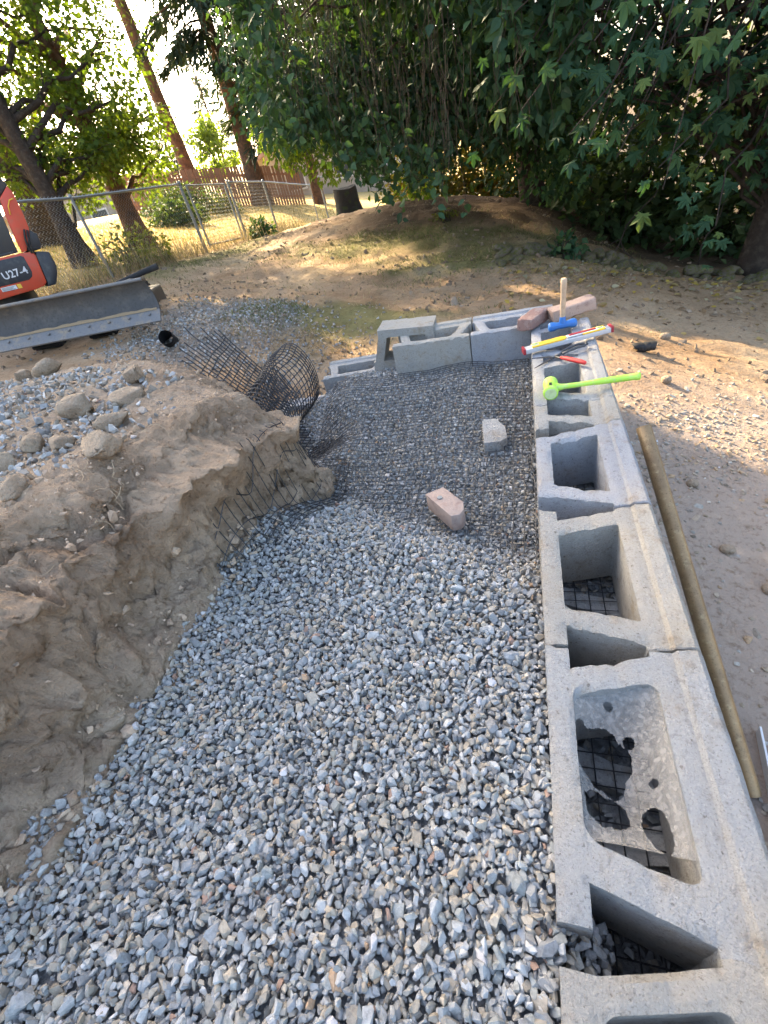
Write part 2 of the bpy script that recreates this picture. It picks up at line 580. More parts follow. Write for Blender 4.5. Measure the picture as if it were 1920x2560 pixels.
def grid_lines(lo, hi, a, b, fine, grow=1.16):
    mid = np.arange(a, b, fine)
    up = [b]
    s = fine
    while up[-1] < hi:
        s *= grow
        up.append(up[-1] + s)
    dn = [a]
    s = fine
    while dn[-1] > lo:
        s *= grow
        dn.append(dn[-1] - s)
    return np.concatenate([np.array(dn[:0:-1]), mid, np.array(up)])


def height_sheet(name, xs, ys, zf, colf, m, smooth=True):
    X, Y = np.meshgrid(xs, ys, indexing='ij')
    x = X.ravel()
    y = Y.ravel()
    z = zf(x, y)
    nx, ny = len(xs), len(ys)
    i = np.arange(nx - 1)[:, None] * ny + np.arange(ny - 1)[None]
    F = np.stack([i, i + ny, i + ny + 1, i + 1], -1).reshape(-1, 4)
    me = mesh_np(name, P3(x, y, z), F, colf(x, y, z) if colf else None)
    return link(name, me, m, smooth=smooth)


def ground_col(x, y, z):
    c = np.empty((len(x), 3))
    c[:] = (.335, .228, .138)
    p = P3(x, y, 0)
    n1 = fbm(p, 1.1, 3)
    n2 = fbm(p + 50, 3.1, 3)

    def mix(col, t):
        t = np.clip(t, 0, 1)[:, None]
        c[:] = c * (1 - t) + np.array(col) * t
    mix((.41, .298, .19), sstep(-.1, .5, n1))
    # dry lawn beyond the fence
    lawn = np.maximum(sstep(-6.0, -6.5, x + .3 * n2), sstep(14.5, 15.5, y + n1))
    mix((.52, .38, .15), lawn)
    mix((.40, .31, .11), lawn * sstep(.0, .5, n2) * .7)
    # remaining turf patches in the graded soil
    g = np.exp(-(((x + 1.9) / 1.1) ** 2 + ((y - 4.35) / .45) ** 2)) * 1.2 + np.exp(-(((x + 1.6) / 2.0) ** 2 + ((y - 7.6) / .7) ** 2)) + \
        np.exp(-(((x + .2) / 1.6) ** 2 + ((y - 6.4) / .5) ** 2)) + np.exp(-(((x + 5.4) / .6) ** 2 + ((y - 8.6) / 2.2) ** 2)) * .9
    mix((.115, .115, .042), sstep(.25, .8, g + n2 * .5))
    mix((.30, .24, .12), sstep(.2, .5, g + n1 * .5) * .35)
    # compacted gravelly soil in front of the wall
    r = sstep(.2, .4, x) * sstep(3.6, 2.5, y)
    mix((.35, .275, .215), r)
    # grey crushed rock spilled by the blade
    s = np.exp(-(((x + 2.9) / .9) ** 2 + ((y - 4.1) / .8) ** 2)) * 1.3
    mix((.22, .19, .16), sstep(.3, .7, s + n2 * .3))
    # darker ground under the trees
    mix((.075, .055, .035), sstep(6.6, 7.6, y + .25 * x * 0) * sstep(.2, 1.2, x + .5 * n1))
    mix((.13, .09, .058), sstep(7.8, 8.6, y) * sstep(-3.4, -2.2, x) * sstep(12, 11, y))  # mound soil darkened, its shade put into the colour
    return c


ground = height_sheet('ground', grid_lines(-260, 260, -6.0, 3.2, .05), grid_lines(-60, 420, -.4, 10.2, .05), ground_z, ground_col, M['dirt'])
tag(ground, kind='structure')

# crushed rock bed (the sheet under the loose stones)
bed = height_sheet('gravel_bed', np.arange(-1.5, .001, .03), np.arange(-1.5, 2.78, .03), lambda x, y: bed_z(x, y) - .015, None, M['bed'])
tag(bed, kind='structure')


# ---- cut bank of soil at the left of the trench
def build_bank():
    xs = np.concatenate([np.arange(-6.2, -2.7, .07), np.arange(-2.7, -1.9, .02), np.arange(-1.9, -1.3, .010), np.arange(-1.3, -.74, .0038)])
    ys = np.concatenate([np.arange(-1.6, -.2, .05), np.arange(-.2, 1.8, .007), np.arange(1.8, 2.75, .02)])
    X, Y = np.meshgrid(xs, ys, indexing='ij')
    x = X.ravel()
    y = Y.ravel()
    z, d, q, h = bank_profile(x, y)
    e = .01
    gx = (bank_d(x + e, y) - bank_d(x - e, y)) / (2 * e)
    gy = (bank_d(x, y + e) - bank_d(x, y - e)) / (2 * e)
    p = P3(x, y, z)
    face = sstep(-.05, .15, q) * sstep(1.6, .95, q)
    lip = np.exp(-((q - .66) / .14) ** 2) * sstep(-.5, .35, fbm(P3(x, y, 8), 3.3, 2))
    out = .11 * lip + face * (.075 * fbm(p + 3, 5.0, 3) + .042 * fbm(p + 13, 14, 3) + .019 * fbm(p + 23, 42, 2) + .009 * fbm(p + 33, 100, 2))
    # undercut below the crust
    out -= .05 * np.exp(-((q - .34) / .10) ** 2) * sstep(-.2, .4, fbm(P3(x, y, 2), 2.6, 2))
    x2 = x - gx * out
    y2 = y - gy * out
    rough = .4 + .6 * face
    z2 = z + rough * (fbm(p + 7, 6, 3) * .045 + fbm(p + 20, 20, 3) * .026 + fbm(p + 40, 55, 2) * .015 + fbm(p + 70, 120, 1) * .006)
    clod = np.maximum(0, fbm(p + 90, 11, 2)) ** 1.5
    z2 += face * clod * .03
    crack = np.maximum(0, 1 - np.abs(fbm(p + 61, 2.4, 3)) / .045)
    z2 -= .04 * crack * face
    top = sstep(1.3, 1.7, q)
    z2 = np.where(d < -.04, -.8, z2)
    n = fbm(p + 80, 4, 3)
    col = np.empty((len(x), 3))
    col[:] = (.46, .345, .24)
    t = (sstep(-.1, .5, n) * .8)[:, None]
    col = col * (1 - t) + np.array((.37, .27, .185)) * t
    t = (face * sstep(.5, .2, q) * .5)[:, None]
    col = col * (1 - t) + np.array((.50, .385, .28)) * t
    t = (sstep(.0, .45, fbm(p + 44, 9, 3)) * face * .55)[:, None]
    col = col * (1 - t) + np.array((.26, .18, .12)) * t
    t = (top * .35)[:, None]
    col = col * (1 - t) + np.array((.41, .33, .25)) * t
    nx, ny = len(xs), len(ys)
    i = np.arange(nx - 1)[:, None] * ny + np.arange(ny - 1)[None]
    F = np.stack([i, i + ny, i + ny + 1, i + 1], -1).reshape(-1, 4)
    V = P3(x2, y2, z2)
    keep = (d[F] > -.09).any(1)
    F = F[keep]
    used = np.unique(F)
    remap = np.full(len(V), -1)
    remap[used] = np.arange(len(used))
    me = mesh_np('dirt_bank', V[used], remap[F], col[used])
    o = link('dirt_bank', me, M['bank'], smooth=True)
    return tag(o, kind='structure')


build_bank()

# ------------------------------------------------------------------ loose stones


def hull_variants(n, npts, seed, flat=.75, rnd=.25):
    rng = np.random.default_rng(seed)
    out = []
    for _ in range(n):
        P = rng.normal(size=(npts, 3))
        P /= np.linalg.norm(P, axis=1)[:, None]
        P = np.sign(P) * np.abs(P) ** rng.uniform(.6, 1.0)
        P *= rng.uniform(1 - rnd, 1.0, (npts, 1)) * np.array([1.0, rng.uniform(.62, .95), rng.uniform(.42, flat)])
        bm = bmesh.new()
        for p in P:
            bm.verts.new(p)
        bm.verts.ensure_lookup_table()
        r = bmesh.ops.convex_hull(bm, input=bm.verts)
        bmesh.ops.delete(bm, geom=list({g for g in r['geom_interior'] + r['geom_unused'] if isinstance(g, bmesh.types.BMVert)}), context='VERTS')
        bmesh.ops.triangulate(bm, faces=bm.faces)
        bmesh.ops.recalc_face_normals(bm, faces=bm.faces)
        bm.verts.index_update()
        out.append((np.array([v.co[:] for v in bm.verts]), np.array([[v.index for v in f.verts] for f in bm.faces])))
        bm.free()
    return out


ANG = hull_variants(60, 15, 11, .85, .20)
RND = hull_variants(24, 13, 12, .8, .06)
LOW = hull_variants(30, 10, 13, .85, .15)

GREYS = np.array([(.30, .296, .285), (.35, .343, .325), (.25, .248, .243), (.40, .385, .36), (.32, .282, .23), (.36, .305, .235), (.28, .282, .262), (.46, .44, .41), (.21, .208, .205)])
GREYS = GREYS * np.array([1.0, 1.02, 1.03])
GP = np.array([.2, .15, .15, .06, .15, .12, .1, .02, .05])
TANS = np.array([(.29, .25, .20), (.25, .215, .17), (.34, .30, .25), (.22, .20, .175), (.27, .26, .25), (.33, .25, .17)])


def stone_cols(n, pal, p=None, rng=RNG, odd=.03):
    c = pal[rng.choice(len(pal), n, p=p)].copy()
    c *= rng.uniform(.82, 1.18, (n, 1))
    k = rng.random(n) < odd
    c[k] = np.array([(.50, .45, .38), (.36, .25, .16), (.48, .46, .45), (.30, .20, .15)])[rng.integers(0, 4, k.sum())]
    return c


def jgrid(x0, x1, y0, y1, s, rng=RNG):
    gx, gy = np.meshgrid(np.arange(x0, x1, s), np.arange(y0, y1, s), indexing='ij')
    x = gx.ravel() + rng.uniform(-.5, .5, gx.size) * s
    y = gy.ravel() + rng.uniform(-.5, .5, gx.size) * s
    return x, y


def stones(name, x, y, z, size, pal, p=None, variants=ANG, label=None, cat='gravel', flatten=False, odd=.03, parent=None):
    n = len(x)
    R = rand_rot(n)
    if flatten:       # lying on their flat side
        a = RNG.uniform(0, 2 * np.pi, n)
        xd = np.stack([np.cos(a), np.sin(a), RNG.normal(0, .22, n)], -1)
        nd = np.stack([RNG.normal(0, .3, n), RNG.normal(0, .3, n), np.ones(n)], -1)
        R = frames(xd, nd)
    s = np.asarray(size)[:, None] * RNG.uniform(.8, 1.2, (n, 3)) * np.array([1.12, 1, .95])
    V, F, Cc = instances(variants, RNG.integers(0, len(variants), n), P3(x, y, z), R, s, stone_cols(n, pal, p, odd=odd))
    o = link(name, mesh_np(name, V, F, Cc), M['stone'], parent=parent)
    if parent is None:
        tag(o, label, cat, kind='stuff')
    else:
        tag(o, kind='stuff')
    return o


# fill behind the wall, two layers
xs_, ys_, zs_, sz_ = [], [], [], []
for lay, (sp, dz, r0, r1) in enumerate([(.0190, -.008, .0085, .0118), (.0130, .000, .0062, .0108), (.022, .005, .0070, .0125)]):
    x, y = jgrid(-1.5, -.003, -.5, 2.76, sp)
    k = (bank_d(x, y) < .10 + .05 * fbm(P3(x, y, 2), 9, 2)) & ((x > -1.05) | (y > 1.55))
    x, y = x[k], y[k]
    xs_.append(x)
    ys_.append(y)
    zs_.append(bed_z(x, y) + dz + RNG.normal(0, .0035, len(x)))
    sz_.append(RNG.uniform(r0, r1, len(x)) * np.where(RNG.random(len(x)) < .08, 1.4, 1) * np.where(RNG.random(len(x)) < .15, .7, 1))
# rock that slid through the missing block corner into the open core
x, y = jgrid(-.01, .075, .085, .185, .012)
xs_.append(np.tile(x, 3))
ys_.append(np.tile(y, 3))
zs_.append(np.concatenate([-.035 - .9 * np.maximum(0, x) * 1.4 + dz + RNG.normal(0, .004, len(x)) for dz in (0, -.02, -.05)]))
sz_.append(RNG.uniform(.0075, .0125, 3 * len(x)))
# small chips that fill the gaps close up
x, y = jgrid(-1.05, -.003, -.3, .75, .0135)
k = bank_d(x, y) < .06
xs_.append(x[k])
ys_.append(y[k])
zs_.append(bed_z(x[k], y[k]) - .004)
sz_.append(RNG.uniform(.005, .0085, k.sum()))
xa, ya, za, sa = map(np.concatenate, (xs_, ys_, zs_, sz_))
k = ya < 1.35
stones('crushed_rock', xa[k], ya[k], za[k], sa[k], GREYS, GP, label='loose grey crushed rock filling the trench behind the block wall')
stones('crushed_rock', xa[~k], ya[~k], za[~k], sa[~k], GREYS, GP, LOW, label='grey crushed rock lying under the black geogrid')
# rock seen inside the block cores
x, y = jgrid(.03, .27, -.4, 2.6, .021)
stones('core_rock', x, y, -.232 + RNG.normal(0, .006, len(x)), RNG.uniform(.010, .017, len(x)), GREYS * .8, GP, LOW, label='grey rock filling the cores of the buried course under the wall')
me = mesh_np('core_fill', P3([.01, .30, .30, .01], [-.5, -.5, 2.6, 2.6], -.245), [(0, 1, 2, 3)])
tag(link('core_fill', me, M['bed']), kind='structure')

# gravel and cobbles on top of the bank
x, y = jgrid(-4.2, -.95, -.1, 2.5, .026)
z, d, q, h = bank_profile(x, y)
m = fbm(P3(x, y, 12), 3.2, 3)
bare = np.exp(-(((x + 1.0) / .28) ** 2 + ((y - 1.32) / .22) ** 2))
k = (q > 1.75 + .5 * m) & (RNG.random(len(x)) < np.clip(.78 + .7 * m - 1.05 * bare, 0, 1))
x, y, z = x[k], y[k], z[k]
stones('bank_gravel', x, y, z + .004 + RNG.normal(0, .004, len(x)), RNG.uniform(.008, .017, len(x)) * np.where(RNG.random(len(x)) < .08, 1.55, 1),
       np.concatenate([TANS, GREYS[:5] * 1.1]), variants=LOW, label='pale gravel spread over the top of the soil bank')
# crumbs and pebbles stuck in the bank face
x, y = jgrid(-1.85, -.8, -.3, 2.0, .017)
z, d, q, h = bank_profile(x, y)
k = (q > .02) & (q < 1.9) & (RNG.random(len(x)) < .38)
x, y, z = x[k], y[k], z[k]
stones('soil_crumbs', x, y, z + RNG.normal(.006, .012, len(x)), RNG.gamma(2.0, .0020, len(x)) + .002, np.array([(.42, .315, .22), (.38, .28, .195), (.47, .36, .26), (.34, .25, .175)]),
       variants=LOW, label='crumbs of brown soil stuck on the cut bank face', cat='soil', odd=.0)
x, y = jgrid(-1.12, -.82, -.3, 1.5, .024)
d = bank_d(x, y)
k = (RNG.random(len(x)) < .55 * np.exp(-((d - .03) / .055) ** 2))
x, y = x[k], y[k]
stones('fallen_clods', x, y, np.maximum(bank_z(x, y), bed_z(x, y)) + .006, RNG.gamma(2.0, .0032, len(x)) + .003, np.array([(.42, .315, .22), (.38, .28, .195), (.46, .35, .25)]),
       label='crumbled clods lying along the foot of the soil bank', cat='soil', odd=.0)
# spilled rock beside the excavator blade
x, y = jgrid(-4.6, -1.1, 2.3, 5.0, .034)
m = fbm(P3(x, y, 2), 1.8, 3)
w = np.exp(-(((x + 2.75) / .75) ** 2 + ((y - 3.85) / .8) ** 2)) * 1.25 + .5 * np.exp(-(((x + 1.5) / .6) ** 2 + ((y - 2.8) / .45) ** 2))
k = (RNG.random(len(x)) < np.clip(w * 1.35 + m * .45, 0, 1)) & (bank_d(x, y) < 0.02)
x, y = x[k], y[k]
stones('spilled_rock', x, y, ground_z(x, y) + RNG.normal(.003, .006, len(x)), RNG.uniform(.010, .022, len(x)), np.concatenate([TANS * .9, GREYS[:5]]), variants=LOW,
       label='brownish rock spilled between the blade and the geogrid')
# gravelly soil in front of the wall
x, y = jgrid(.33, 2.4, .4, 3.6, .023)
m = fbm(P3(x, y, 22), 2.2, 3)
k = RNG.random(len(x)) < np.clip((.24 + .9 * m) * sstep(3.5, 2.4, y) + .9 * np.exp(-(((x - 1.0) / .75) ** 2 + ((y - 2.45) / .36) ** 2)), 0, .9)
x, y = x[k], y[k]
stones('yard_gravel', x, y, ground_z(x, y) + RNG.normal(-.002, .004, len(x)), RNG.uniform(.006, .0135, len(x)) * np.where(RNG.random(len(x)) < .05, 1.9, 1),
       np.concatenate([TANS * 1.1, TANS, GREYS[:2]]) * np.array([1.05, .97, .86]), variants=RND, label='small gravel trodden into the ground in front of the wall', flatten=True)
# clods over the graded dirt
x, y = jgrid(-5.6, 2.2, 3.1, 10.2, .075)
k = RNG.random(len(x)) < np.clip(.20 + .7 * fbm(P3(x, y, 33), 1.2, 3), 0, 1)
x, y = x[k], y[k]
stones('dirt_clods', x, y, ground_z(x, y) + .002, RNG.gamma(2.0, .006, len(x)) + .005, np.array([(.20, .14, .09), (.24, .175, .115), (.27, .205, .145), (.17, .12, .08)]), variants=LOW,
       label='small brown clods scattered over the graded dirt', cat='soil', odd=.01)


def rock_mesh(name, s, seed, lump=.25, fine=.05, sub=3):
    bm = bmesh.new()
    bmesh.ops.create_icosphere(bm, subdivisions=sub, radius=1)
    V = np.array([v.co[:] for v in bm.verts])
    F = np.array([[v.index for v in f.verts] for f in bm.faces])
    bm.free()
    q = np.sign(V) * np.abs(V) ** .82
    q = q * (1 + lump * fbm(V + seed * 5.1, 1.1, 2)[:, None] + fine * fbm(V + seed * 3.3, 4.5, 3)[:, None])
    return mesh_np(name, q * np.array(s), F)


def boulder_mesh(name, s, seed):
    rng = np.random.default_rng(seed + 500)
    P = rng.normal(size=(22, 3))
    P /= np.linalg.norm(P, axis=1)[:, None]
    P = np.sign(P) * np.abs(P) ** .8 * rng.uniform(.86, 1.05, (22, 1))
    bm = bmesh.new()
    for p in P:
        bm.verts.new(p)
    r = bmesh.ops.convex_hull(bm, input=bm.verts)
    bmesh.ops.delete(bm, geom=list({g for g in r['geom_interior'] + r['geom_unused'] if isinstance(g, bmesh.types.BMVert)}), context='VERTS')
    bmesh.ops.bevel(bm, geom=bm.edges[:] + bm.verts[:], offset=.12, segments=2, affect='EDGES', profile=.6)
    bmesh.ops.triangulate(bm, faces=bm.faces)
    bmesh.ops.subdivide_edges(bm, edges=[e for e in bm.edges if e.calc_length() > .22], cuts=2, use_grid_fill=True)
    bmesh.ops.triangulate(bm, faces=bm.faces)
    bmesh.ops.recalc_face_normals(bm, faces=bm.faces)
    bm.verts.index_update()
    V = np.array([v.co[:] for v in bm.verts])
    F = np.array([[v.index for v in f.verts] for f in bm.faces])
    bm.free()
    V = V * (1 + .10 * fbm(V + seed * 5.1, 1.6, 2)[:, None] + .07 * fbm(V + seed * 3.3, 5, 3)[:, None])
    return mesh_np(name, V * np.array(s), F)


BOULDERS = [  # x, y, size xyz, rot, label, tint
    (-1.96, 1.49, (.098, .080, .070), .3, 'big rounded tan boulder, darkest of those on the bank'),
    (-1.70, 1.53, (.085, .072, .060), 1.1, 'smooth pale boulder on the bank behind the flat oblong one'),
    (-1.585, 1.30, (.082, .055, .042), .5, 'oblong flat tan boulder on the bank between two larger ones'),
    (-1.43, 1.07, (.096, .072, .050), 2.7, 'jagged pale brown boulder at the crest of the bank'),
    (-1.87, 1.80, (.062, .055, .048), .2, 'round grey boulder at the back of the bank gravel'),
    (-3.02, 2.28, (.105, .070, .062), .9, 'pale cream boulder on the bank edge below the blade'),
    (-3.25, 2.28, (.06, .05, .045), .3, 'small bluish boulder beside the cream one below the blade'),
    (-1.86, 1.16, (.052, .046, .046), 2.0, 'upright blocky brown stone at the left of the crest boulders'),
    (-1.71, 1.15, (.058, .048, .036), 1.4, 'low brown stone next to the upright blocky one'),
    (-1.93, 1.05, (.060, .040, .045), .4, 'yellowish angular stone at the bank edge'),
    (-1.60, .85, (.060, .042, .036), 1.7, 'smooth grey cobble lying alone at the bank crest'),
]
for k, (x, y, s, r, lab) in enumerate(BOULDERS):
    x, y = -.023 + (x + .023) * .82, y * .82
    s = tuple(v * .80 for v in s)
    me = boulder_mesh('boulder', s, k + 1)
    o = link('boulder', me, M['boulder'], smooth=True)
    z = float(bank_z(np.array([x]), np.array([y]))[0])
    o.location = (x, y, z + s[2] * .62)
    o.rotation_euler = (random.uniform(-.2, .2), random.uniform(-.2, .2), r)
    tag(o, lab, 'boulder', 'boulders on the soil bank')
o = link('flat_stone', rock_mesh('flat_stone', (.046, .032, .012), 31, .2, .06), M['boulder'], smooth=True)
o.location = (-.955, .305, .03)
o.rotation_euler = (.15, .35, .75)
tag(o, 'flat dusty oval stone stuck in the foot of the soil bank', 'stone')
for k, (x, y, s, lab) in enumerate([(.76, 1.62, (.03, .024, .018), 'rounded tan pebble beside the upper half of the leaning pipe'), (.86, 1.43, (.034, .03, .02), 'grey brown pebble standing alone on the dirt before the wall'),
                                    (1.05, 1.95, (.05, .026, .018), 'long flat tan stone in the gravel before the wall'), (.72, 2.02, (.025, .022, .02), 'small round pebble near the upper pipe end'),
                                    (.80, 1.15, (.024, .02, .015), 'small pale pebble on bare dirt low down beside the pipe'), (.80, 3.0, (.03, .026, .028), 'pale angular stone on the orange dirt near the black pipe scrap'),
                                    (1.0, 3.95, (.04, .03, .03), 'brown stone on the dirt above the black pipe scrap')]):
    o = link('pebble', rock_mesh('pebble', s, k + 60, .15, .03, 2), M['boulder'], smooth=True)
    o.location = (x, y, float(ground_z(np.array([x]), np.array([y]))[0]) + s[2] * .6)
    tag(o, lab, 'stone', 'loose stones on the yard')

# ------------------------------------------------------------------ retaining wall blocks


def block_mesh(name, seed, L=.452, wing0=True, wing1=True, half=False, lo=False, rnd=.008, web=.054):
    vs = np.concatenate([np.linspace(0, .046, 5 if not lo else 2), (.121 - .075 * np.cos(np.linspace(0, np.pi, 16 if not lo else 3)))[1:], np.linspace(.196, .235, 4 if not lo else 2)[1:], [.243],
                         np.linspace(.243, .276, 4 if not lo else 2)[1:], [.284, .290]])
    rowt = [0 if v < .046 - 1e-6 else (1 if v < .196 - 1e-6 else 2) for v in vs[:-1]]
    nsub = [4, 4, 14, 4, 4] if not lo else [1, 1, 3, 1, 1]
    E0 = 0 if wing0 else .047
    E1 = L if wing1 else L - .047

    def cols(v):
        t = min(max((v - .046) / .15, 0), 1)
        o_, i_ = .052 + (.012 - .052) * t, .052 + web + (web + .014 - (.052 + web)) * t
        dv = min(abs(v - .046), abs(v - .196))
        if .0459 < v < .1961 and dv < rnd:
            i_ += rnd - math.sqrt(max(0, rnd ** 2 - (rnd - dv) ** 2))
        e0 = E0 if v <= .046 + 1e-6 else 0
        e1 = E1 if v <= .046 + 1e-6 else L
        c = [min(e0, o_ - .004), o_, i_, L - i_, L - o_, max(e1, L - o_ + .004)]
        out = []
        for k in range(5):
            out += list(np.linspace(c[k], c[k + 1], nsub[k] + 1)[:-1])
        return out + [c[5]]
    U = np.array([cols(v) for v in vs])
    nc = U.shape[1]
    ce = np.cumsum([0] + nsub)
    coltype = np.concatenate([[k] * nsub[k] for k in range(5)])
    quads = []
    for r in range(len(vs) - 1):
        for c in range(nc - 1):
            k = coltype[c]
            if rowt[r] == 0 and ((k == 0 and not wing0) or (k == 4 and not wing1)):
                continue
            if rowt[r] == 1 and k not in (1, 3):
                continue
            if half and U[r, c] < L - .185:
                continue
            quads.append((r * nc + c, r * nc + c + 1, (r + 1) * nc + c + 1, (r + 1) * nc + c))
    used = sorted({i for q in quads for i in q})
    rm = {i: k for k, i in enumerate(used)}
    V2 = np.array([(U[i // nc, i % nc], vs[i // nc]) for i in used])
    Q = [tuple(rm[i] for i in q) for q in quads]
    ed = {}
    for q in Q:
        for a, b in zip(q, q[1:] + q[:1]):
            if (b, a) in ed:
                del ed[(b, a)]
            else:
                ed[(a, b)] = 1
    bverts = {a for e in ed for a in e}
    n = len(V2)
    rs = np.random.RandomState(seed)
    v = V2[:, 1]
    ztop = np.interp(v, [0, .235, .243, .276, .284, .290], [0, 0, .010, .012, .006, -.006])
    isb = np.array([i in bverts for i in range(n)])
    p = P3(V2[:, 0], v, seed * 3.7)
    chip = np.maximum(0, fbm(p, 34, 3) + .02)
    ztop = ztop + fbm(p + 5, 60, 2) * .0018 - isb * (.0022 + chip * .020)
    # split notch across the webs
    web = (v > .05) & (v < .19)
    ztop = ztop - web * .007 * np.exp(-((v - .125) / .006) ** 2)
    nz = 9 if not lo else 2
    zl = np.linspace(0, -.2, nz + 1)
    verts = [np.column_stack([V2, ztop])]
    bl = sorted(bverts)
    bi = {i: k for k, i in enumerate(bl)}
    VB = V2[bl]
    for k in range(1, nz):
        f = k / nz
        zt = ztop[bl] * (1 - f) + -.2 * f
        off = P3(VB[:, 0], VB[:, 1], zt)
        dx = fbm(off + seed, 30, 2) * .0022
        dy = fbm(off + seed + 9, 30, 2) * .0022
        fr = (VB[:, 1] > .28) * .006 * np.sin(np.pi * f)      # rounded, split front face
        verts.append(np.column_stack([VB[:, 0] + dx, VB[:, 1] + dy + fr + (VB[:, 1] > .28) * fbm(off, 16, 3) * .007, zt]))
    verts.append(np.column_stack([V2, np.full(n, -.2)]))
    V = np.concatenate(verts)
    nb = len(bl)
    offB = n + (nz - 1) * nb

    def idx(i, k):
        return i if k == 0 else (offB + i if k == nz else n + (k - 1) * nb + bi[i])
    F = [q for q in Q] + [tuple(offB + i for i in reversed(q)) for q in Q]
    for (a, b) in ed:
        for k in range(nz):
            F.append((idx(b, k), idx(a, k), idx(a, k + 1), idx(b, k + 1)))
    return mesh_np(name, V, np.array(F))


def place_block(me, m, loc, rot, label, group):
    o = bpy.data.objects.new('wall_block', me)
    C.objects.link(o)
    if not me.materials:
        me.materials.append(m)
        me.shade_smooth()
        me.set_sharp_from_angle(angle=math.radians(38))
    o.location = loc
    o.rotation_euler = rot
    return tag(o, label, 'concrete block', group)


R90 = (0, 0, -math.pi / 2)
G1 = 'blocks of the top course'
# u of the mesh runs towards -y once turned, so 'wing0' is the far end
place_block(block_mesh('block', 1, L=.445, wing0=False, rnd=.018, web=.036), M['block_b'], (0, .160, 0), R90, 'hollow concrete wall block with a broken corner, below the cobwebbed one', G1)
place_block(block_mesh('block', 2, rnd=.024), M['block_a'], (0, .606, .001), R90, 'hollow concrete wall block with a dusty cobweb across its core', G1)
place_block(block_mesh('block', 3), M['block_b'], (0, 1.063, -.001), R90, 'warm buff hollow wall block between the cobwebbed block and the bluish one', G1)
place_block(block_mesh('block', 4, wing0=False, wing1=False), M['block_c'], (0, 1.519, .001), R90, 'bluish hollow wall block without wings beside the upper end of the leaning pipe', G1)
place_block(block_mesh('block', 5, half=True), M['block_b'], (0, 1.521 + .452, 0), R90, 'short cut piece of wall block before the block under the neon mallet', G1)
place_block(block_mesh('block', 6), M['block_a'], (0, 2.153, .001), R90, 'hollow wall block carrying the neon green mallet', G1)
place_block(block_mesh('block', 7), M['block_c'], (0, 2.608, 0), R90, 'hollow wall block under the spirit level and the blue sledgehammer', G1)
place_block(block_mesh('block', 16), M['block_a'], (0, -.289, 0), R90, 'hollow wall block continuing the row before the broken cornered one', G1)
# the row that turns the corner
G2 = 'blocks turning the corner'
place_block(block_mesh('block', 8), M['block_c'], (-.325, 2.612, .004), (0, 0, .015), 'smooth bluish hollow block standing next to the corner under the reddish brick', G2)
place_block(block_mesh('block', 9), M['block_b'], (-.782, 2.60, .002), (0, 0, .025), 'mottled rough hollow block at the loose end of the turning row', G2)
place_block(block_mesh('block', 10, wing0=False, wing1=False), M['block_b'], (-.965, 2.96, .06), (math.radians(-90), math.radians(4), .05), 'hollow block tipped on its side with its cores facing out', G2)
# buried course under the geogrid
lo1 = block_mesh('block_lower', 20, lo=True)
lo2 = block_mesh('block_lower', 21, lo=True)
place_block(lo1, M['block_a'], (.012, .38 - .455, -.2035), R90, 'lower course block under the broken cornered block alone', 'blocks of the second course')
for k in range(6):
    place_block(lo1 if k % 2 else lo2, M['block_a'], (.012, .38 + k * .455, -.2035), R90, 'lower course block under the ' + (
        'joint of the broken and the cobwebbed block', 'joint of the cobwebbed and the buff block', 'joint of the buff and the bluish block', 'joint of the bluish block and the cut piece',
        'block carrying the neon mallet', 'block carrying the spirit level')[k], 'blocks of the second course')
for k in range(-1, 6):
    place_block(lo1 if k % 2 else lo2, M['block_a'], (.024, .15 + k * .455, -.407), R90, 'hollow block of the bottom course on the yard side', 'blocks of the bottom course')
G3 = 'stepped down blocks'
place_block(block_mesh('block', 12), M['block_a'], (-1.36, 2.765, -.203), (0, 0, .10), 'low hollow block half covered by the geogrid beside its curl', G3)
place_block(block_mesh('block', 13), M['block_a'], (-.905, 2.80, -.203), (0, 0, .07), 'low hollow block below the mottled one, mostly hidden', G3)
place_block(block_mesh('block', 14), M['block_c'], (-1.78, 2.62, -.406), (0, 0, .14), 'lowest hollow block inside the geogrid curl', G3)
place_block(lo1, M['block_a'], (-.45, 2.83, -.206), (0, 0, .05), 'hidden hollow block under the smooth bluish one', G3)

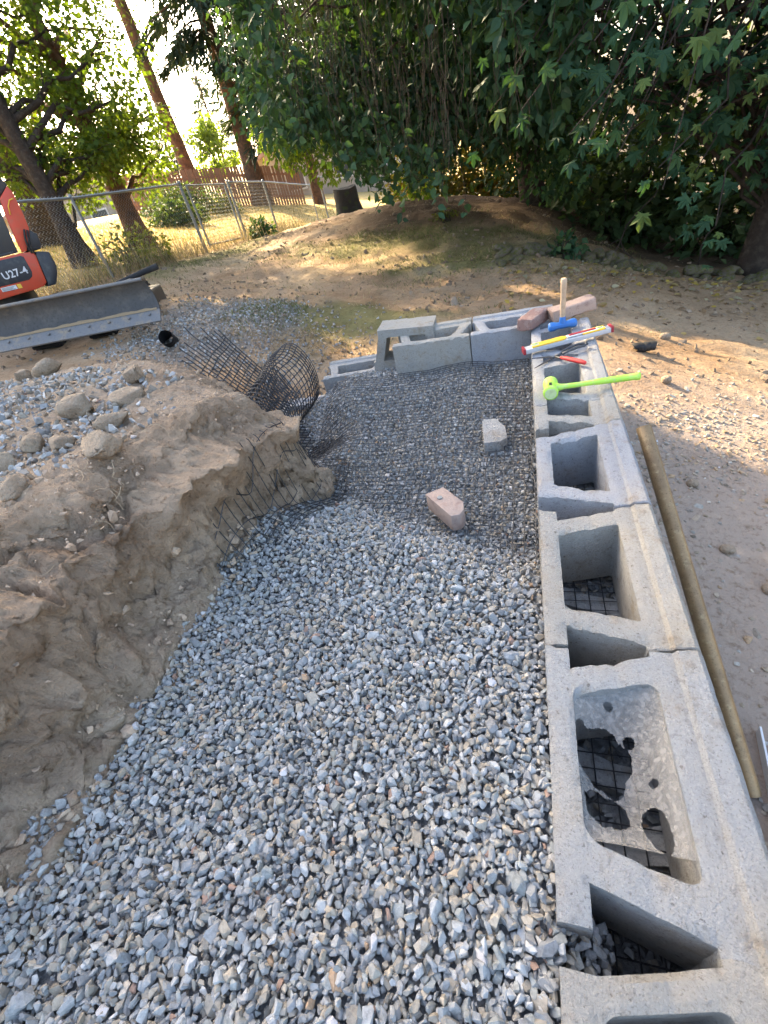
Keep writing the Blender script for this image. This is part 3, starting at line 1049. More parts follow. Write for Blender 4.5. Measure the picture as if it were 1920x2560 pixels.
# ------------------------------------------------------------------ cobweb in the open core
def cobweb():
    n = 120
    V = []
    for i in range(n + 1):
        for j in range(n + 1):
            a = i / n
            b = j / n
            y = .262 + .268 * a
            x = .047 + .150 * b
            sag = math.sin(math.pi * a) * math.sin(math.pi * b)
            V.append((x, y, -.012 - .055 * sag - .03 * (1 - a) * sag + .004 * math.sin(9 * a + 5 * b)))
    holes = [(.55, .28, .20, .30), (.20, .22, .11, .27), (.13, .72, .13, .11), (.68, .62, .035, .06), (.88, .42, .025, .05), (.42, .80, .03, .05)]
    F = []
    gi, gj = np.meshgrid(np.arange(n), np.arange(n), indexing='ij')
    nzz = fbm(P3(gi.ravel() / n, gj.ravel() / n, 2.0), 5, 4).reshape(n, n)
    for i in range(n):
        for j in range(n):
            a = (i + .5) / n
            b = (j + .5) / n
            wob = 1 + 1.1 * nzz[i, j]
            if any(((a - h0) / h2) ** 2 + ((b - h1) / h3) ** 2 < wob for h0, h1, h2, h3 in holes):
                continue
            k = i * (n + 1) + j
            F.append((k, k + n + 1, k + n + 2, k + 1))
    m = bpy.data.materials.new('dusty_web')
    m.use_nodes = True
    nt = m.node_tree
    b = nt.nodes['Principled BSDF']
    b.inputs['Base Color'].default_value = (.34, .325, .30, 1)
    b.inputs['Roughness'].default_value = .9
    tr = nt.nodes.new('ShaderNodeBsdfTransparent')
    mx = nt.nodes.new('ShaderNodeMixShader')
    nz = nt.nodes.new('ShaderNodeTexNoise')
    nz.inputs['Scale'].default_value = 110
    nz.inputs['Detail'].default_value = 6
    tc = nt.nodes.new('ShaderNodeTexCoord')
    mr = nt.nodes.new('ShaderNodeMapRange')
    mr.inputs[1].default_value = .35
    mr.inputs[2].default_value = .7
    mr.inputs[3].default_value = .30
    mr.inputs[4].default_value = .62
    nt.links.new(tc.outputs['Object'], nz.inputs['Vector'])
    nt.links.new(nz.outputs['Fac'], mr.inputs[0])
    nt.links.new(mr.outputs[0], mx.inputs[0])
    nt.links.new(tr.outputs[0], mx.inputs[1])
    nt.links.new(b.outputs[0], mx.inputs[2])
    nt.links.new(mx.outputs[0], nt.nodes['Material Output'].inputs['Surface'])
    o = link('cobweb', mesh_np('cobweb', V, F), m, smooth=True)
    tag(o, 'torn dusty grey cobweb stretched across the core of a wall block', 'cobweb')


cobweb()

# ------------------------------------------------------------------ geogrid
gg = thing('geogrid', 'black plastic geogrid mesh laid on the rock and curling up at its loose end', 'geogrid', (-.4, 1.6, -.18))
GO = np.array([-.4, 1.6, -.18])


def strands(name, f, ss, ts, s_pts, t_pts, r=.0016, parent=gg, m='grid'):
    paths = []
    for s in ss:
        paths.append(f(np.full(len(t_pts), s), t_pts) - GO)
    for t in ts:
        paths.append(f(s_pts, np.full(len(s_pts), t)) - GO)
    me = tubes_mesh(name, paths, [r] * len(paths), 4)
    return link(name, me, M[m], parent)


def sheet_f(s, t):
    """s = x , t = y"""
    z = np.minimum(bed_z(s, t) + .022, -.150 - .10 * sstep(1.1, .75, t)) + .006 * fbm(P3(s, t, 1), 6, 2)
    z = z + .022 * np.maximum(0, np.sin(s * 9 + t * 2.0)) * sstep(1.7, 2.2, t)
    z = np.where(s > -.004, -.2018, z)
    return P3(s + .012 * fbm(P3(s, t, 4), 3, 2), t + .012 * fbm(P3(s, t, 7), 3, 2), z)


S = np.arange(-1.2, .0, .036)
T = np.arange(.74, 2.6, .033)
strands('laid_sheet', sheet_f, S, T, np.arange(-1.2, .001, .02), np.arange(.74, 2.6, .02), .0018, m='grid_dusty')
strands('buried_sheet', lambda s, t: P3(s, t, -.2020 + .0004 * np.sin(s * 80)), np.arange(.02, .28, .036), np.arange(-.35, 2.6, .032), np.arange(.02, .28, .05), np.arange(-.35, 2.6, .1), .0014)


def flap_f(s, t):
    """draped up the bank: s = position along the foot, t = distance up the face"""
    bx = np.interp(s, [.45, .7, 1.05, 1.35, 1.62, 1.9], [-.91, -.90, -.86, -.82, -.88, -1.14])
    x = bx + .05 - t * (.62 + 0 * s)
    y = s + t * .15
    z = np.maximum(bank_z(x + .02, y) + .020 + .008 * fbm(P3(x, y, 2), 5, 2) - .05 * sstep(1.0, .66, s), bed_z(x, y) + .008 - .03 * sstep(1.1, .66, s))
    return P3(x + .04, y, z)


tmax = .25
strands('draped_flap', flap_f, np.arange(.66, 1.80, .036), np.arange(0, tmax, .034), np.arange(.66, 1.80, .012), np.arange(0, tmax + .02, .012), .0019)


def curl_path(u):
    """profile of the curl in x,z; u is arc length from the bed"""
    pts = [(-.80, -.185), (-1.0, -.26), (-1.25, -.37)]
    cx, cz, R = -1.55, -.18, .195
    for a in np.radians(np.arange(-65, 266, 9)):
        k = 1 - .10 * (a - math.radians(-65)) / 5.8
        pts.append((cx + R * k * math.cos(a), cz + R * k * math.sin(a)))
    P = np.array(pts)
    L = np.concatenate([[0], np.cumsum(np.hypot(*np.diff(P, axis=0).T))])
    return np.interp(u, L, P[:, 0]), np.interp(u, L, P[:, 1]), L[-1]


CL = curl_path(0)[2]


def curl_f(s, t):
    x, z, _ = curl_path(s)
    lift = sstep(.5, 1.3, s)
    y = 1.92 + t + .12 * lift + .22 * (x + 1.4) * -1 * lift
    z = z + .05 * lift * (t - .2) + .07 * lift * fbm(P3(s, t, 1), 3.2, 2)
    return P3(x + .07 * lift * fbm(P3(s, t, 8), 3.2, 2), y + .05 * fbm(P3(s, t, 5), 3.0, 2), z)


strands('curl', curl_f, np.arange(.02, CL, .040), np.arange(0, .74, .032), np.arange(0, CL, .02), np.arange(-.0, .75, .03), .0038)


def tail_f(s, t):
    """loose end standing up out of the pit, strand ends free at the top left"""
    k = t / .75
    x = -1.50 - .25 * k - s * (.80 - .22 * k)
    y = 2.12 + .85 * k + .12 * s
    z = -.40 + .06 * k + s * .44 + .16 * s * s + .06 * k * s + .08 * s * fbm(P3(s, t, 3), 3.5, 2)
    return P3(x, y, z)


TS = np.arange(0, .78, .034)
paths = []
for t in TS:
    L = .86 + RNG.normal(0, .05)
    ss = np.arange(0, L, .03)
    paths.append(tail_f(ss, np.full(len(ss), t)) - GO)
for s_ in np.arange(.05, .72, .055):
    tt = np.arange(0, .76, .03)
    paths.append(tail_f(np.full(len(tt), s_), tt) - GO)
link('loose_end', tubes_mesh('loose_end', paths, [.0042] * len(paths), 5), M['grid'], gg)

# ------------------------------------------------------------------ bricks and pieces
def gz(x, y):
    return float(ground_z(np.array([x]), np.array([y]))[0])


def rough_box(name, size, m, loc, rot, label, cat, seed, amp=.003, chips=.01, group=None, cut=7):
    bm = bmesh.new()
    bmesh.ops.create_cube(bm, size=1)
    bmesh.ops.subdivide_edges(bm, edges=bm.edges[:], cuts=cut, use_grid_fill=True)
    me = bpy.data.meshes.new(name)
    bm.to_mesh(me)
    bm.free()
    V = np.array([v.co[:] for v in me.vertices])
    near = (np.abs(V) > .49).sum(1)
    P = V * np.array(size)
    n = fbm(P + seed * 2.3, 38, 3)
    P = P - np.sign(V) * (near[:, None] >= 2) * (.0015 + np.maximum(0, n)[:, None] * chips)
    P = P + np.stack([fbm(P + seed, 30, 2), fbm(P + seed + 4, 30, 2), fbm(P + seed + 8, 30, 2)], -1) * amp
    me.vertices.foreach_set('co', P.astype(np.float32).ravel())
    me.update()
    o = link(name, me, m, sharp=45)
    o.location = loc
    o.rotation_euler = rot
    return tag(o, label, cat, group)


rough_box('brick', (.088, .19, .062), M['brick'], (.012, 2.617, .036), (0, 0, -.52), 'reddish brick lying across the corner block gap', 'brick', 3)
rough_box('brick', (.225, .092, .062), M['brick_pale'], (.205, 2.655, .050), (.0, -.10, .30), 'pale whitish brick leaning on the corner lip behind the sledgehammer', 'brick', 5)
b1 = MB().prism([(-.374, 1.238), (-.315, 1.277), (-.236, 1.190), (-.230, 1.148), (-.242, 1.122), (-.269, 1.115)][::-1], .062, (0, 0, -.062), (1, 0, 0), (0, 1, 0))
b1 = MB()
poly = [(-.374, 1.238), (-.269, 1.115), (-.242, 1.122), (-.230, 1.148), (-.236, 1.190), (-.315, 1.277)]
b1.prism([(x + .3, y - 1.19) for x, y in poly], .066)
o = b1.build('paver_piece', M['paver'], bevel=.004, seg=2, sharp=40)
o.location = (-.3, 1.19, -.066)
tag(o, 'broken pinkish paver piece lying on the crushed rock at the geogrid edge', 'paver piece')
sm = MB().tube([(0, 0, 0), (0, 0, .003)], .009, 12).build('metal_disc', M['galv'], o)
sm.location = (-.018, .022, .001)
fr = MB().prism([(-.035, -.105), (.030, -.10), (.060, -.07), (.055, .02), (.018, .10), (-.040, .09)], .055)
o = fr.build('concrete_fragment', M['block_a'], bevel=.004, sharp=40)
o.location = (-.172, 1.745, -.118)
o.rotation_euler = (0, .06, .08)
tag(o, 'small broken concrete fragment lying on the geogrid', 'concrete piece')

# ------------------------------------------------------------------ tools on the wall
# sledgehammer standing on its head
sl = thing('sledgehammer', 'short sledgehammer with blue head standing upright on its head', 'hammer', (.150, 2.487, .004), (.0, 0.0, .18))
prof = [(-.068, .015, .014), (-.062, .021, .020), (-.046, .022, .021), (-.026, .017, .0165), (.026, .017, .0165), (.046, .022, .021), (.062, .021, .020), (.068, .015, .014)]
V = []
F = []
for k, (x, a, b) in enumerate(prof):
    for t in np.radians(np.arange(0, 360, 45) + 22.5):
        V.append((x, a * 1.08 * math.cos(t), .024 + b * 1.08 * math.sin(t)))
    if k:
        for i in range(8):
            F.append(((k - 1) * 8 + i, (k - 1) * 8 + (i + 1) % 8, k * 8 + (i + 1) % 8, k * 8 + i))
F += [tuple(range(8))[::-1], tuple(range(56, 64))]
MB().add(V, F).build('head', M['blue'], sl, bevel=.0015, sharp=35)
MB().tube([(0, 0, .035), (0, 0, .066)], [.017, .0135], 14).build('head_collar', M['blue'], sl, sharp=40)
MB().tube([(0, 0, .05), (.000, 0, .10), (.001, 0, .16), (.002, 0, .215), (.002, 0, .238), (.002, 0, .243)], [.0125, .0128, .0125, .0145, .0148, .010], 14).build('handle', M['wood_handle'], sl, smooth=True, sharp=50)

# spirit level lying flat
lv = thing('spirit_level', 'yellow and silver spirit level with red ends lying across the wall', 'spirit level', (.154, 2.264, .036), (0, -.055, .225))
MB().box((0, 0, -.004), (.382, .046, .020)).build('rail', M['silver'], lv, bevel=.0015, sharp=30)
MB().box((-.085, 0, .0095), (.150, .040, .007)).box((.118, 0, .0095), (.10, .040, .007)).box((.0, .008, .0080), (.30, .024, .004)).build('web', M['yellow'], lv, bevel=.001, sharp=30)
for s in (-1, 1):
    MB().box((s * .197, 0, -.002), (.012, .048, .026)).build('end_cap', M['dark_red'], lv, bevel=.002, sharp=30)
    vv = MB().box((s * .145, 0, .0128), (.036, .016, .003)).build('vial_window', M['white'], lv, bevel=.001, sharp=30)
    MB().tube([(s * .145 - .013, 0, .015), (s * .145 + .013, 0, .015)], .0045, 8).build('vial', M['vial'], vv, smooth=True)
MB().box((.070, -.001, .0115), (.140, .026, .006)).build('grip_surround', M['white'], lv, bevel=.0025, sharp=30)
MB().box((.070, -.001, .0150), (.120, .015, .006)).build('grip', M['dark_red'], lv, bevel=.003, seg=3, sharp=30)

# snips
sn = thing('tin_snips', 'open tin snips with one red and one bare black handle', 'snips', (.089, 2.127, .010), (0, 0, 0))


def blade_mesh(tip, w):
    t = np.array(tip, float)
    d = t / np.linalg.norm(t)
    n = np.array([-d[1], d[0]])
    L = np.linalg.norm(t)
    P = [-d * .018 + n * w * .8, -d * .018 - n * w * .8, d * L * .45 - n * w * .8, d * L, d * L * .5 + n * w * .35]
    return [tuple(p) for p in P]


b = MB().prism(blade_mesh((-.092, .014), .010), .0035, (0, 0, .0045))
b.build('blade', M['steel_dark'], sn, bevel=.0006)
b = MB().prism(blade_mesh((-.082, -.092), .010), .0035, (0, 0, .0005))
b.build('blade', M['steel_dark'], sn, bevel=.0006)
MB().tube([(0, 0, .003), (0, 0, .0075)], .006, 10).build('pivot_bolt', M['galv'], sn, sharp=40)
MB().tube([(.010, -.006, .004), (.030, -.030, .006), (.045, -.040, .008)], [.0055, .0055, .006], 8).build('tang', M['steel_dark'], sn, smooth=True)
MB().tube([(.030, -.028, .008), (.05, -.050, .010), (.08, -.082, .011), (.108, -.110, .012), (.120, -.126, .012), (.124, -.130, .012)], [.006, .0092, .0098, .0094, .0085, .004], 10).build('red_grip', M['red'], sn, smooth=True)
lp = [(.008, .008, .002), (.030, .014, .006), (.045, .035, .012), (.075, .062, .015), (.110, .078, .018), (.138, .075, .020), (.146, .062, .020), (.135, .050, .019), (.105, .044, .017), (.07, .028, .013), (.04, .010, .008)]
MB().tube(lp, .0060, 8).build('loop_handle', M['steel_dark'], sn, smooth=True)

# dead blow mallet
ml = thing('dead_blow_mallet', 'neon green dead blow mallet lying across the wall', 'mallet', (.062, 1.775, .030), (0, -.02, -.03))
MB().tube([(0, -.052, 0), (0, -.049, 0), (0, -.036, 0), (0, -.030, 0), (0, .030, 0), (0, .036, 0), (0, .049, 0), (0, .052, 0)], [.022, .0275, .0285, .026, .026, .0285, .0275, .022], 24).build('head', M['neon'], ml, smooth=True, sharp=60)
MB().tube([(0, -.0535, 0), (0, -.052, 0)], .0215, 24).build('striking_face', M['neon_pale'], ml)
MB().tube([(0, .052, 0), (0, .0535, 0)], .0215, 24).build('striking_face', M['neon_pale'], ml)
MB().box((0, -.02, .0262), (.010, .030, .0015)).build('moulded_label', M['black'], ml)
MB().tube([(.018, 0, 0), (.034, 0, 0), (.052, 0, .001), (.11, 0, .003), (.16, 0, .006), (.165, 0, .006), (.25, 0, .009), (.292, 0, .0105), (.297, 0, .0108), (.310, 0, .011), (.313, 0, .011)], [.020, .0135, .0105, .0098, .0105, .0118, .0122, .0126, .0142, .0142, .010], 14).build('handle', M['neon'], ml, smooth=True, sharp=60)
rg = MB()
for k in range(11):
    x = .172 + k * .0105
    rg.tube([(x, 0, .0063 + (x - .165) * .032), (x + .003, 0, .0064 + (x - .165) * .032)], .0131, 12)
rg.build('grip_ridges', M['neon'], ml, sharp=40)


# ------------------------------------------------------------------ pipes and scraps
def hollow_tube(name, a, b, R, r, m, label, cat, n=28, ring=None):
    a = np.array(a, float)
    b = np.array(b, float)
    root = thing(name, label, cat, tuple(b))
    A = a - b
    V1, F1, _ = tube_np([A, A * .66, A * .33, A * 0], R, n)
    V2, F2, _ = tube_np([A * .999, A * .5, A * .001], r, n)
    MB().add(V1, F1).build('outer_wall', m, root, smooth=True)
    MB().add(V2, [tuple(reversed(f)) for f in F2]).build('bore', m, root, smooth=True)
    for end in (0, 1):
        mb = MB()
        o1 = V1[:n] if end == 0 else V1[-n:]
        o2 = V2[:n] if end == 0 else V2[-n:]
        mb.add(np.concatenate([o1, o2]), [(i, (i + 1) % n, n + (i + 1) % n, n + i) for i in range(n)])
        mb.build('cut_rim', ring or m, root)
    return root


hollow_tube('metal_pipe', (.334, 1.455, .012), (.548, .655, -.715), .0225, .0197, M['brass'], 'long tarnished yellowish metal pipe leaning against the block wall', 'pipe', ring=M['pipe_end'])

scr = thing('corrugated_pipe_scrap', 'crumpled scrap of black ribbed pipe on the bare dirt', 'pipe scrap', (.765, 3.50, gz(.765, 3.5) + .035), (0, .05, .15))
pts, rad = [], []
for k in range(25):
    pts.append((-.062 + k * .0052, 0, .004 * math.sin(k)))
    rad.append(.038 + (.0035 if (k // 2) % 2 else 0))
V, F, _ = tube_np(pts, rad, 18)
V = np.array(V)
V[:, 2] *= .78
V += .006 * np.stack([fbm(V, 18, 2)] * 3, -1)
MB().add(V, F).build('ribbed_wall', M['rubber'], scr, smooth=True, sharp=40)
V2 = V * np.array([.99, .88, .88])
MB().add(V2, [tuple(reversed(f)) for f in F]).build('inner_wall', M['rubber'], scr, smooth=True)

cp = thing('corrugated_drain_pipe', 'open end of a black drain pipe poking out of the rock below the blade', 'drain pipe', (-3.0, 3.44, .06))
d = np.array([.45, -.75, .42])
d /= np.linalg.norm(d)
pts = [d * (-.20 + .012 * k) for k in range(22)]
V, F, _ = tube_np(pts, [.060 + (.004 if (k // 2) % 2 else 0) for k in range(22)], 20)
MB().add(V, F).build('ribbed_wall', M['rubber'], cp, smooth=True, sharp=40)
V, F, _ = tube_np(pts, .055, 20)
MB().add(V, [tuple(reversed(f)) for f in F]).build('inner_wall', M['black'], cp, smooth=True)
o = MB().tube([(0, 0, 0), (.25, .12, .05), (.52, .25, .09), (.66, .31, .105)], [.026, .026, .027, .029], 12).build('black_pole', M['rubber'], smooth=True, sharp=50)
o.location = (-4.22, 4.13, .41)
tag(o, 'black pole lying behind the top edge of the excavator blade', 'pole')
pv = thing('plastic_channel', 'bluish white plastic channel lying on the ground beyond the lower pipe end', 'plastic channel', (.622, .53, gz(.622, .53) + .005), (0, 0, -.15))
MB().box((0, 0, .004), (.10, .62, .006)).build('base', M['white'], pv, bevel=.001)
for s in (-1, 1):
    MB().box((s * .047, 0, .032), (.006, .62, .05)).build('side_flange', M['white'], pv, bevel=.001)

# ------------------------------------------------------------------ mini excavator
ex = thing('mini_excavator', 'orange and black mini excavator with its steel blade towards the trench', 'excavator', (-4.6, 4.55, .15))
EO = np.array([-4.6, 4.55, .15])
U_ = np.array([.62, .785, 0])
U_ /= np.linalg.norm(U_)
Z_ = np.array([0, 0, 1.0])
N_ = np.cross(U_, Z_)
P0 = np.array([-5.066, 4.18, .758]) - EO


def ex_part(name, poly, depth, m, off=0.0, bevel=.0, parent=ex, sharp=35):
    return MB().prism(poly, depth, P0 + N_ * off, U_, Z_).build(name, m, parent, bevel=bevel, sharp=sharp)


ex_part('engine_cover', [(-.95, -.165), (.075, -.178), (.175, -.172), (.222, -.145), (.268, .10), (.262, .138), (.165, .155), (-.95, .185)], 1.15, M['orange'], 0, .014)
dp = ex_part('side_panel', [(-.75, -.045), (.085, -.080), (.128, -.060), (.150, -.020), (.158, .12), (.135, .135), (-.75, .165)], .02, M['black'], .006, .004)
ex_part('counterweight', [(.225, -.15), (.20, -.185), (.295, -.186), (.36, -.10), (.395, -.03), (.402, .085), (.395, .105), (.275, .142)], 1.1, M['black'], -.004, .018)
ex_part('cab_pillar', [(.255, .610), (.375, .690), (.392, .64), (.372, .45), (.350, .335), (.300, .25), (.240, .19), (.215, .157), (.172, .157), (.186, .283), (.215, .45)], .12, M['orange'], -.02, .008)
ex_part('rear_shroud', [(.345, .325), (.392, .27), (.375, .18), (.345, .142), (.22, .155), (.24, .23)], .9, M['black'], -.05, .012)
ex_part('cab_roof', [(-.95, .97), (.25, .97), (.335, .86), (.385, .695), (.250, .612), (.20, .66), (-.95, .72)], 1.0, M['black'], -.03, .015)
ex_part('cab_window', [(-.95, .19), (.140, .166), (.150, .237), (.22, .60), (.20, .655), (-.95, .70)], .9, M['glass'], -.06)
ex_part('window_sill', [(-.95, .186), (.10, .166), (.10, .186), (-.95, .212)], .05, M['black'], .0, .003)
ex_part('decal', [(-.195, -.118), (-.055, -.126), (-.055, -.088), (-.195, -.080)], .002, M['white'], .0025)
ex_part('warning_decal', [(-.048, -.128), (-.010, -.130), (-.010, -.090), (-.048, -.088)], .002, M['yellow'], .0025)
mb = MB()
for k in range(5):
    mb.prism([(-.188, -.087 - .0075 * k), (-.07 - .012 * (k % 3), -.094 - .0075 * k), (-.07 - .012 * (k % 3), -.097 - .0075 * k), (-.188, -.090 - .0075 * k)], .001, P0 + N_ * .004, U_, Z_)
mb.build('decal_lines', M['steel_dark'], ex)
# curved pale scuff / handrail on the pillar
hr = [P0 + U_ * a + Z_ * b + N_ * .012 for a, b in [(.262, .47), (.285, .535), (.325, .58), (.362, .585)]]
MB().tube(hr, .006, 6).build('grab_mark', M['yellow'], ex, smooth=True)
cu = bpy.data.curves.new('lettering', 'FONT')
cu.body = 'U27-4'
cu.size = .092
cu.extrude = .0008
cu.offset = .0015
cu.space_character = 1.03
to = bpy.data.objects.new('lettering_tmp', cu)
C.objects.link(to)
bpy.context.view_layer.update()
tme = bpy.data.meshes.new_from_object(to.evaluated_get(bpy.context.evaluated_depsgraph_get()))
bpy.data.objects.remove(to)
tme.transform(Matrix(((U_[0], 0, N_[0], 0), (U_[1], 0, N_[1], 0), (U_[2], 1, N_[2], 0), (0, 0, 0, 1))) @ Matrix.Shear('XZ', 4, (0, 0)))
lt = link('lettering', tme, M['silver'], dp)
lt.location = Vector(P0 + N_ * .009 + U_ * -.118 + Z_ * -.022)
lt.rotation_euler = (0, 0, 0)

# blade
e_ = np.array([-.935, -.345, .06])
e_ /= np.linalg.norm(e_)
f_ = np.array([.345, -.935, 0])
f_ /= np.linalg.norm(f_)
BT = np.array([-3.26, 3.78, .505]) - EO


def sweep(name, prof, th, m, L0=0., L1=1.56, parent=ex, flare=0.0, smooth=True):
    pr = [np.array(p) for p in prof]
    back = []
    for k in range(len(pr)):
        t = pr[min(k + 1, len(pr) - 1)] - pr[max(k - 1, 0)]
        n = np.array([-t[1], t[0]]) / np.linalg.norm(t)
        back.append(pr[k] - n * th * -1)
    ring = pr + back[::-1]
    n = len(ring)
    V = []
    for L in (L0, L1):
        for a, z in ring:
            fl = flare * max(0, -z) if L == L0 else 0
            V.append(BT + e_ * (L - fl) + f_ * a + Z_ * z)
    F = [(i, (i + 1) % n, n + (i + 1) % n, n + i) for i in range(n)] + [tuple(range(n))[::-1], tuple(range(n, 2 * n))]
    return MB().add(V, F).build(name, m, parent, sharp=30)


bl = sweep('blade', [(.0, -.01), (-.025, -.045), (-.040, -.09), (-.040, -.14), (-.018, -.19), (.018, -.23), (.06, -.252)], -.02, M['blade'], flare=.2)
MB().tube([BT + e_ * L + f_ * .004 + Z_ * -.002 for L in (-.005, .5, 1.0, 1.565)], .015, 10).build('top_roll', M['blade_edge'], bl, smooth=True, sharp=60)
sweep('cutting_edge', [(.059, -.249), (.165, -.328)], -.014, M['blade_edge'], -.055, 1.60, bl)
# dried mud along the cutting edge bolts
mb = MB()
V = []
F = []
for k in range(120):
    L = -.03 + k * .0135
    w = .010 + .016 * max(0, .4 + float(fbm(np.array([[L * 3, 0, 0]]), 4, 3)[0]))
    V += [BT + e_ * L + f_ * (.061 + .006) + Z_ * (-.2535 + .004), BT + e_ * L + f_ * (.055 - w) + Z_ * (-.243 + w * .62)]
    if k:
        F.append((2 * k - 2, 2 * k, 2 * k + 1, 2 * k - 1))
mb.add(V, F).build('dried_mud', M['mud'], bl)
for k in range(9):
    c = BT + e_ * (.04 + k * .185) + f_ * .098 + Z_ * -.276
    nn = f_ * .6 + Z_ * .8
    MB().tube([c - nn * .01, c + nn * .012], .013, 6).build('edge_bolt', M['blade_edge'], bl, sharp=30)
for k, (du, dz) in enumerate([(.0, .0), (.022, -.012)]):
    hp = [P0 + U_ * (.30 + du) + Z_ * (.33 + dz) + N_ * .01, P0 + U_ * (.262 + du) + Z_ * (.27 + dz) + N_ * .035, P0 + U_ * (.235 + du) + Z_ * (.20 + dz) + N_ * .035, P0 + U_ * (.25 + du) + Z_ * (.13 + dz) + N_ * .0]
    MB().tube([sum(np.array(hp[i]) * w for i, w in enumerate(((1 - t) ** 3, 3 * t * (1 - t) ** 2, 3 * t * t * (1 - t), t ** 3))) for t in np.linspace(0, 1, 12)], .010, 8).build('hydraulic_hose', M['rubber'], ex, smooth=True)
for s in (.35, 1.1):
    MB().tube([BT + e_ * s + f_ * -.05 + Z_ * -.13, BT + e_ * s + f_ * -.45 + Z_ * -.08, BT + e_ * s + f_ * -.95 + Z_ * -.10], .045, 8).build('blade_arm', M['steel_dark'], ex, smooth=True)
# tracks
for s in (.55, 1.12):
    tr = []
    for a in np.linspace(0, 2 * math.pi, 41)[:-1]:
        c, sn_ = math.cos(a), math.sin(a)
        tr.append((np.sign(c) * .60 + .145 * c - .95, .145 * sn_))
    n = len(tr)
    TZ = -.335
    V = []
    for L in (s - .0, s + .26):
        for k, (a, z) in enumerate(tr):
            V.append(BT + e_ * L + f_ * a + Z_ * (z + TZ))
    F = [(i, (i + 1) % n, n + (i + 1) % n, n + i) for i in range(n)] + [tuple(range(n))[::-1], tuple(range(n, 2 * n))]
    tk = MB().add(V, F).build('track', M['rubber'], ex, sharp=40)
    for k in range(0, n, 2):
        nrm = f_ * math.cos(2 * math.pi * k / n) + Z_ * math.sin(2 * math.pi * k / n)
        tg = -f_ * math.sin(2 * math.pi * k / n) + Z_ * math.cos(2 * math.pi * k / n)
        Rm = np.stack([e_, tg, nrm], -1)
        MB().box(BT + e_ * (s + .13) + f_ * tr[k][0] + Z_ * (tr[k][1] + TZ) + nrm * .008, (.262, .022, .02), Rm).build('tread_lug', M['rubber'], tk)
MB().box(BT + e_ * .8 + f_ * -.95 + Z_ * -.33, (.9, 1.0, .20), np.stack([e_, f_, Z_], -1)).build('undercarriage', M['black'], ex, bevel=.02)
tc_ = P0 - N_ * .55 - U_ * .25
MB().tube([tc_ + Z_ * -.5, tc_ + Z_ * -.17], .34, 24).build('turntable', M['black'], ex, sharp=40)

# ------------------------------------------------------------------ chain link fences
def fz(x, y):
    return float(ground_base(np.array([x]), np.array([y]))[0])


def chain_fabric(name, pts, h, parent, org, pitch=.062, r=.0028, z0=.03):
    """zigzag wires along a polyline of ground points"""
    P = np.array(pts, float)
    seg = np.concatenate([[0], np.cumsum(np.linalg.norm(np.diff(P[:, :2], axis=0), axis=1))])
    n = int(seg[-1] / pitch)
    Vs, Fs = [], []
    o = 0
    m = int(h / (pitch * .5))
    for k in range(n):
        s = (k + .5) * pitch + np.where(np.arange(m + 1) % 2 == 0, -.5, .5) * pitch * 1.02
        s = np.clip(s, 0, seg[-1])
        x = np.interp(s, seg, P[:, 0])
        y = np.interp(s, seg, P[:, 1])
        z = np.interp(s, seg, P[:, 2]) + z0 + np.arange(m + 1) * (h / m)
        V, F, _ = tube_np(P3(x, y, z) - org, r, 3)
        Vs.append(V)
        Fs.append(np.array(F) + o)
        o += len(V)
    return link(name, mesh_np(name, np.concatenate(Vs), np.concatenate(Fs)), M['galv'], parent)


def post(name, x, y, z0, z1, r, parent, org, cap=True):
    b = MB().tube([np.array((x, y, z0 - .1)) - org, np.array((x, y, z1)) - org], r, 12)
    o = b.build(name, M['galv'], parent, sharp=50)
    if cap:
        MB().tube([np.array((x, y, z1)) - org, np.array((x, y, z1 + .012)) - org, np.array((x, y, z1 + .03)) - org], [r * 1.12, r * 1.12, r * .4], 12).build('post_cap', M['galv'], o, sharp=50)
    return o


FX = -6.1


def ftop(y):
    return np.interp(y, [3, 5.67, 6.52, 9.25, 10.95, 12.65, 15.7, 17], [1.50, 1.45, 1.39, 1.32, 1.20, 1.07, .72, .55])


fo = np.array([FX, 6.5, .33])
cf = thing('chain_link_fence', 'long galvanised chain link fence between the dirt and the dry lawn', 'fence', tuple(fo))
for y, r in [(3.8, .022), (6.54, .022), (9.22, .03), (10.98, .030), (12.68, .026), (15.68, .018)]:
    post('post', FX, y, fz(FX, y), float(ftop(y)), r, cf, fo)
for a, b in [(3.6, 9.22), (10.98, 15.7)]:
    ys = np.linspace(a, b, 14)
    MB().tube([np.array((FX, y, float(ftop(y)) - .02)) - fo for y in ys], .0185, 8).build('top_rail', M['galv'], cf, smooth=True)
    chain_fabric('wire_fabric', [(FX + .03, y, float(ftop(y)) - 1.12) for y in ys], 1.10, cf, fo)
go = np.array([FX, 9.4, .14])
gt = thing('chain_link_gate', 'narrow chain link gate with a doubled frame in the long fence', 'gate', tuple(go))
for y in (9.40, 10.80):
    post('frame_post', FX + .01, y, fz(FX, y) + .18, float(ftop(y)) - .03, .021, gt, go, False)
for dz in (-.05, -1.05):
    MB().tube([np.array((FX + .01, y, float(ftop(y)) + dz)) - go for y in np.linspace(9.4, 10.8, 5)], .018, 8).build('frame_rail', M['galv'], gt, smooth=True)
chain_fabric('wire_fabric', [(FX + .03, y, float(ftop(y)) - 1.06) for y in np.linspace(9.42, 10.78, 5)], 1.0, gt, go)
f2 = np.array([-5.2, 17.6, -.4])
c2 = thing('far_chain_link_fence', 'second chain link fence behind the stump and under the hanging branches', 'fence', tuple(f2))
line2 = [(-6.1, 16.6), (-3.5, 16.2), (-1.0, 15.6), (1.5, 14.8), (4.0, 13.8)]
for x, y in line2:
    post('post', x, y, fz(x, y), fz(x, y) + 1.25, .025, c2, f2)
